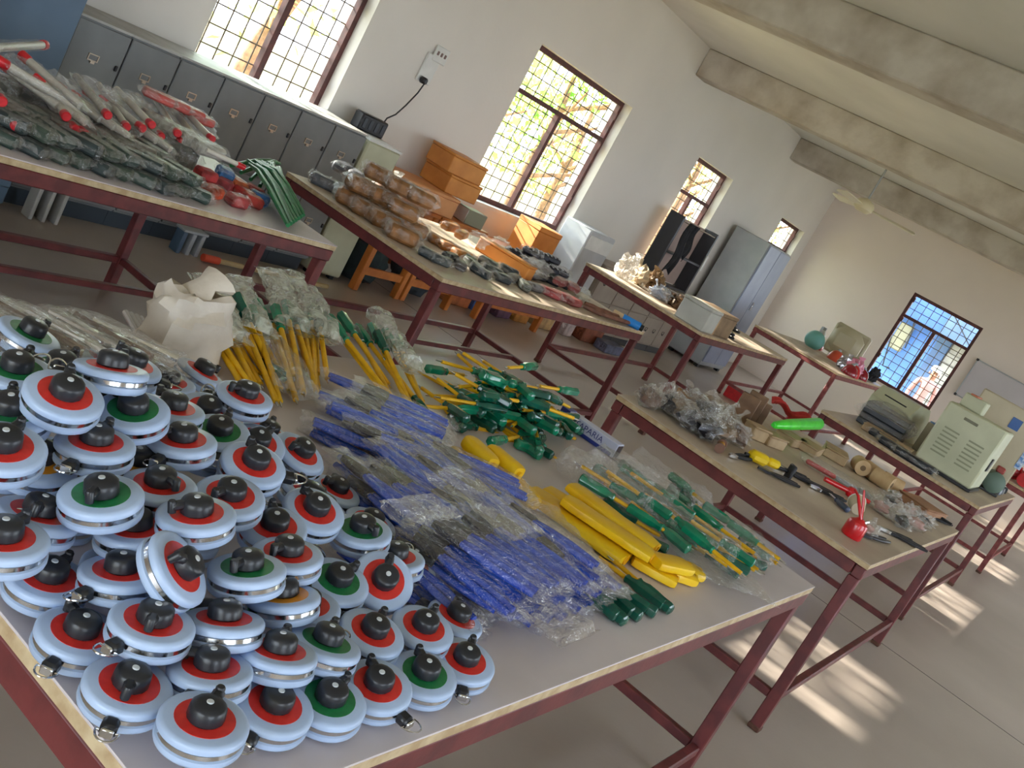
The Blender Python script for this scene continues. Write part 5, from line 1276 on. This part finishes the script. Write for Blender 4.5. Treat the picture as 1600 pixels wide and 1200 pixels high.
WP = 'film packs of fittings at the near end of the tool table'
for i, (x, y, s) in enumerate(((1352, 834, .09), (1404, 822, .12), (1424, 824, .12), (1440, 820, .10), (1420, 806, .10), (1384, 790, .13), (1372, 800, .12))):
    p = P2(x, y); r = lump('clear film pack of steel fittings, %s beyond the oil can' % NTH[i], p, (s*1.3, s, s*0.7), FILM_H, WP, 90+i, rz=i*0.7)
    MB().blob((0, 0, s*0.25), (s*0.8, s*0.5, s*0.4), 95+i, 10, 7, 0.3, 3.0).build('contents', M_JAW if i % 2 else mat('pinkish', (206, 160, 150), 0.6), r)
board_box('flat brown carton at the near end of the tool table', P2(1440, 796), (0.26, 0.2, 0.05), -0.3, mat('brown_flat', (168, 124, 92), 0.7, scale=8, col2=(146, 104, 76)))
r = thing('pry_bar', 'long red gripped bar lying at the far edge of the tool table', 'bar', M=frame((6.44, 1.16, T1+0.024), (6.40, 0.62, T1+0.024)))
MB().tube([(0, 0, 0), (0.02, 0, 0), (0.42, 0, 0), (0.44, 0, 0)], [0.012, 0.022, 0.022, 0.014], 12).build('grip', mat('strip_red', (196, 40, 40), 0.4), r)
MB().tube([(0.44, 0, 0), (0.6, 0, 0)], 0.008, 8).build('rod', M_JAW, r)
# ---------------------------------------------------------------- table with the cream machines
r = thing('wrapped_slabs', 'dark grey slabs wrapped in clear film at the back of the machine table', 'slabs', (8.22, 1.50, T3), 0.1)
for k in range(4): MB().cbox((0.01*k, 0, 0.025+k*0.045), (0.42, 0.34, 0.042), 0.006).build('slab', mat('slab_grey', (74, 78, 84), 0.4, scale=9, col2=(58, 62, 68)), r)
MB().sleeve(0.52, 0.40, 0.22, 7, 16, 10, 0.08).build('wrapper', FILM_H, r)
for i, (x, y) in enumerate(((1392, 702), (1412, 718), (1430, 730), (1376, 688))):
    p = at(x, y, T3); packet('black wrapped bar, %s along the machine table edge' % NTH[i], (max(p.x, 7.5), p.y, T3+0.001), (0.2, 0.1, 0.05), math.radians(-85), (50, 54, 60), 'black wrapped bars on the machine table', FILM_H, 160+i)
for i in range(3):
    board_box('low tan carton, %s behind the black wrapped bars' % NTH[i], (7.78+0.02*i, 1.22+0.13*i, T3+0.001), (0.22, 0.12, 0.05), 0.1, mat('tan_carton', (190, 164, 128), 0.7), group='tan cartons on the machine table')
r = thing('instrument', 'cream instrument with a hooded top at the back of the machine table', 'instrument', (8.75, 1.55, T3+0.001), -0.15)
MB().prism([(-0.26, 0.0), (0.26, 0.0), (0.26, 0.16), (0.10, 0.30), (-0.16, 0.30), (-0.26, 0.20)], -0.17, 0.17, Matrix.Rotation(math.pi/2, 4, 'X') @ Matrix.Identity(4)).build('case', M_GREENGREY, r)
MB().cbox((-0.21, 0.0, 0.24), (0.02, 0.2, 0.02), 0.005).build('handle', M_BLACK, r)
MB().cbox((-0.262, 0.0, 0.10), (0.008, 0.26, 0.12), 0.002).build('front_plate', M_CREAM, r)
r = thing('transformer_box', 'cream box with blue top edge between the cream machines', 'box', (8.62, 1.16, T3+0.001), -0.2)
MB().cbox((0, 0, 0.12), (0.26, 0.22, 0.24), 0.008).build('body', mat('box_olive', (160, 150, 124), 0.5), r)
MB().cbox((-0.133, 0, 0.12), (0.006, 0.06, 0.22), 0.002).build('white_strip', M_WHITE, r)
MB().cbox((0.0, 0, 0.246), (0.24, 0.2, 0.012), 0.003).build('top_plate', mat('blue_grey_plate', (110, 140, 180), 0.4), r)
for k in (0, 1): MB().tube([(0.08+0.04*k, -0.06, 0.25), (0.08+0.04*k, -0.06, 0.30), (0.06+0.04*k, -0.06, 0.32)], 0.006, 6).build('terminal', M_BLACK, r)
r = thing('machine_cabinet', 'large cream louvred machine cabinet on the table corner', 'machine', (8.05, 0.93, T3+0.001), 0.0)
MB().cbox((0, 0, 0.25), (0.50, 0.42, 0.46), 0.012).build('body', M_GREENGREY, r)
MB().cbox((0, 0, 0.012), (0.52, 0.44, 0.022), 0.004).build('base_plate', M_BLACK, r)
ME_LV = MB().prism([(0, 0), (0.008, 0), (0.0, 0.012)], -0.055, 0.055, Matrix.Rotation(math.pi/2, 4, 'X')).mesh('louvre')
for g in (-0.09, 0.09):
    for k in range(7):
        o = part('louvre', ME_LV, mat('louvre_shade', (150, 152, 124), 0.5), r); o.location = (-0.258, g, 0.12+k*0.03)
MB().cbox((-0.252, 0.02, 0.42), (0.006, 0.10, 0.02), 0.002).build('name_plate', mat('plate_dark', (120, 118, 96), 0.4), r)
MB().cbox((0.05, 0.1, 0.53), (0.2, 0.16, 0.10), 0.008).build('top_box', M_GREENGREY, r)
MB().cbox((-0.05, -0.214, 0.22), (0.09, 0.012, 0.10), 0.006).build('side_socket', M_BLACK, r)
MB().cbox((-0.1, 0.1, 0.585), (0.24, 0.05, 0.012), 0.003).build('copper_strip', mat('copper_edge', (196, 116, 88), 0.5), r)
r = thing('test_panel', 'tall cream test panel with a blue square and blue edge label', 'panel', (9.1, 0.90, T3+0.001), 0.1)
MB().cbox((0, 0, 0.33), (0.2, 0.52, 0.66), 0.01).build('body', mat('panel_cream', (200, 188, 162), 0.5, scale=4, col2=(188, 176, 150)), r)
MB().cbox((-0.103, -0.07, 0.53), (0.006, 0.08, 0.09), 0.002).build('blue_square', mat('blue_sq', (46, 92, 160), 0.4), r)
MB().cbox((-0.103, -0.255, 0.42), (0.006, 0.05, 0.36), 0.002).build('blue_label', mat('blue_lab', (60, 120, 190), 0.4, scale=40, col2=(210, 220, 230)), r)
for k in (0, 1): MB().tube([(-0.115, 0.02+0.04*k, 0.40), (-0.115, 0.02+0.04*k, 0.24)], 0.008, 6).build('copper_pin', mat('pin_copper', (110, 70, 56), 0.4), r)
r = thing('motor', 'small grey green motor by the side of the louvred cabinet', 'motor', (8.72, 0.70, T3+0.001), 0.2)
MB().tube([(-0.12, 0, 0.09), (-0.10, 0, 0.09), (0.10, 0, 0.09), (0.12, 0, 0.09)], [0.05, 0.08, 0.08, 0.05], 18).build('housing', mat('motor_green', (96, 116, 104), 0.5), r)
MB().cbox((0, 0, 0.01), (0.2, 0.14, 0.02), 0.004).build('foot_plate', M_BLACK, r)
MB().cbox((0, 0, 0.19), (0.08, 0.06, 0.05), 0.008).build('terminal_box', mat('motor_red', (150, 60, 50), 0.5), r)
for i in range(3):
    r = thing('black_knob', 'black control knob lying on the machine table, %s from the cabinet' % NTH[i], 'knob', (9.0+0.22*i, 0.66, T3+0.001), i)
    MB().lathe([(0, 0), (0.035, 0), (0.035, 0.03), (0.028, 0.05), (0, 0.05)], 16, lobes=8, depth=0.04).build('grip', M_BLACK, r); MB().lathe([(0, 0.05), (0.01, 0.05), (0.01, 0.056), (0, 0.056)], 10).build('cap', M_WHITE, r)
# red valves on the table beyond
for i, (x, y) in enumerate(((11.4, 0.68), (11.6, 0.60), (11.8, 0.70), (12.05, 0.62), (11.5, 0.84))):
    r = thing('gate_valve', 'red gate valve, %s on the table beyond the cream machines' % NTH[i], 'valve', (x, y, T3+0.001), i*0.7, 'red gate valves')
    MB().tube([(-0.09, 0, 0.07), (0.09, 0, 0.07)], 0.05, 14).build('body', M_CAN, r)
    MB().tube([(0, 0, 0.1), (0, 0, 0.2)], 0.022, 10).build('bonnet', mat('valve_orange', (226, 110, 50), 0.4), r)
    MB().ring(0.05, 0.07, 0.2, 0.215, 18).build('hand_wheel', M_CAN, r)
    for s in (-1, 1): MB().tube([(s*0.09, 0, 0.07), (s*0.11, 0, 0.07)], 0.07, 14).build('flange', M_CAN, r)
# ---------------------------------------------------------------- sunlit far table
def far(x, y, z): p = at(x, y, z); return (min(max(p.x, 12.1), 14.35), min(max(p.y, 2.98), 3.95), T3+0.001)
DM = [(1250, 522, 'red funnel shaped lamp at the far corner of the sunlit table', M_CAN, 0.11), (1304, 562, 'orange red domed lamp in the middle of the sunlit table', mat('dome_orange', (216, 84, 56), 0.3), 0.10),
      (1342, 592, 'red domed lamp nearest the sunlit corner', M_CAN, 0.10), (1361, 604, 'dark red glossy dome right of the sunlit corner', mat('dome_dark', (150, 14, 34), 0.2, coat=0.5), 0.09), (1376, 608, 'last dark red glossy dome before the end window', mat('dome_dark', (150, 14, 34), 0.2), 0.09)]
for i, (x, y, lb, m_, s) in enumerate(DM):
    r = thing('domed_lamp', lb, 'lamp', far(x, y, T3+0.02), i*0.6, 'red domes on the sunlit table')
    MB().lathe([(0, 0), (s*1.05, 0), (s*1.1, s*0.2), (s*1.0, s*0.7), (s*0.75, s*1.15), (s*0.35, s*1.4), (0, s*1.45)], 20).build('dome', m_, r)
    MB().lathe([(0, s*1.42), (s*0.25, s*1.42), (s*0.22, s*1.65), (0, s*1.65)], 12).build('cap', M_STEEL, r)
r = thing('spray_bottle', 'white bottle standing between the red lamps', 'bottle', far(1276, 536, T3+0.02), 0.2)
MB().lathe([(0, 0), (0.06, 0), (0.065, 0.02), (0.06, 0.2), (0.025, 0.26), (0, 0.26)], 16).build('body', M_WHITE, r); MB().lathe([(0, 0.26), (0.028, 0.26), (0.028, 0.3), (0, 0.3)], 12).build('cap', M_STEEL, r)
lump('silver foil bag in front of the teal ball', far(1316, 574, T3+0.02), (0.22, 0.18, 0.18), mat('silver_foil', (190, 186, 190), 0.2, metal=0.5, bump=0.6, bscale=18), None, 81)
r = thing('teal_float', 'teal float ball behind the silver foil bag', 'ball', (13.5, 3.75, T3+0.001), 0)
MB().blob((0, 0, 0.12), (0.26, 0.26, 0.25), 1, 20, 12, 0.0).build('ball', mat('teal_ball', (110, 170, 160), 0.4), r); MB().tube([(0, 0, 0.24), (0, 0, 0.32)], 0.012, 8).build('stem', M_STEEL, r)
lump('glossy pink bag between the red lamps', far(1330, 584, T3+0.02), (0.22, 0.2, 0.22), mat('pink_bag', (232, 150, 176), 0.25, bump=0.5, bscale=16), None, 83)
r = thing('monitor', 'big beige rounded monitor back on the sunlit table', 'monitor', (14.15, 3.55, T3+0.001), 0.1)
MB().cbox((0.1, 0, 0.26), (0.12, 0.5, 0.42), 0.03).build('bezel', mat('monitor_beige', (186, 176, 146), 0.5), r)
MB().cbox((-0.06, 0, 0.27), (0.26, 0.42, 0.36), 0.09).build('tube_housing', mat('monitor_beige', (186, 176, 146), 0.5), r)
MB().cbox((0.05, 0, 0.03), (0.24, 0.26, 0.05), 0.015).build('base', mat('monitor_beige', (186, 176, 146), 0.5), r)
lump('dark cloth bundle at the foot of the beige monitor', (14.1, 3.02, T3+0.001), (0.18, 0.14, 0.2), M_DARK, None, 85, 'cloth', 'cloth_bundle', 0, False)
# crates under the sunlit table
for i, (x, y) in enumerate(((12.3, 3.9), (12.6, 3.2))):
    r = thing('red_crate', 'small red crate on the floor %s the sunlit table' % ('behind' if i == 0 else 'under'), 'crate', (x, y, 0), 0.2)
    MB().cbox((0, 0, 0.01), (0.34, 0.2, 0.02), 0.004).build('base', M_CAN, r)
    for s in (-1, 1):
        MB().cbox((s*0.165, 0, 0.07), (0.012, 0.2, 0.12), 0.003).build('end_wall', M_CAN, r); MB().cbox((0, s*0.095, 0.07), (0.32, 0.012, 0.12), 0.003).build('side_wall', M_CAN, r)

# film heaped on the tubes before the lockers
for i, (x, y, z) in enumerate(((30, 130, 0.97), (90, 160, 0.965), (150, 165, 0.965), (205, 182, 0.955), (262, 196, 0.955), (300, 205, 0.95))):
    p = at(x, y-24, z); lump('crinkled clear film on top of the capped tubes, %s from the left' % NTH[i], (p.x, p.y, p.z-0.06), (0.22, 0.16, 0.10), FILM_H, 'film heaps on the capped tubes', 110+i, 'film', 'crumpled_film', i*1.1, False)
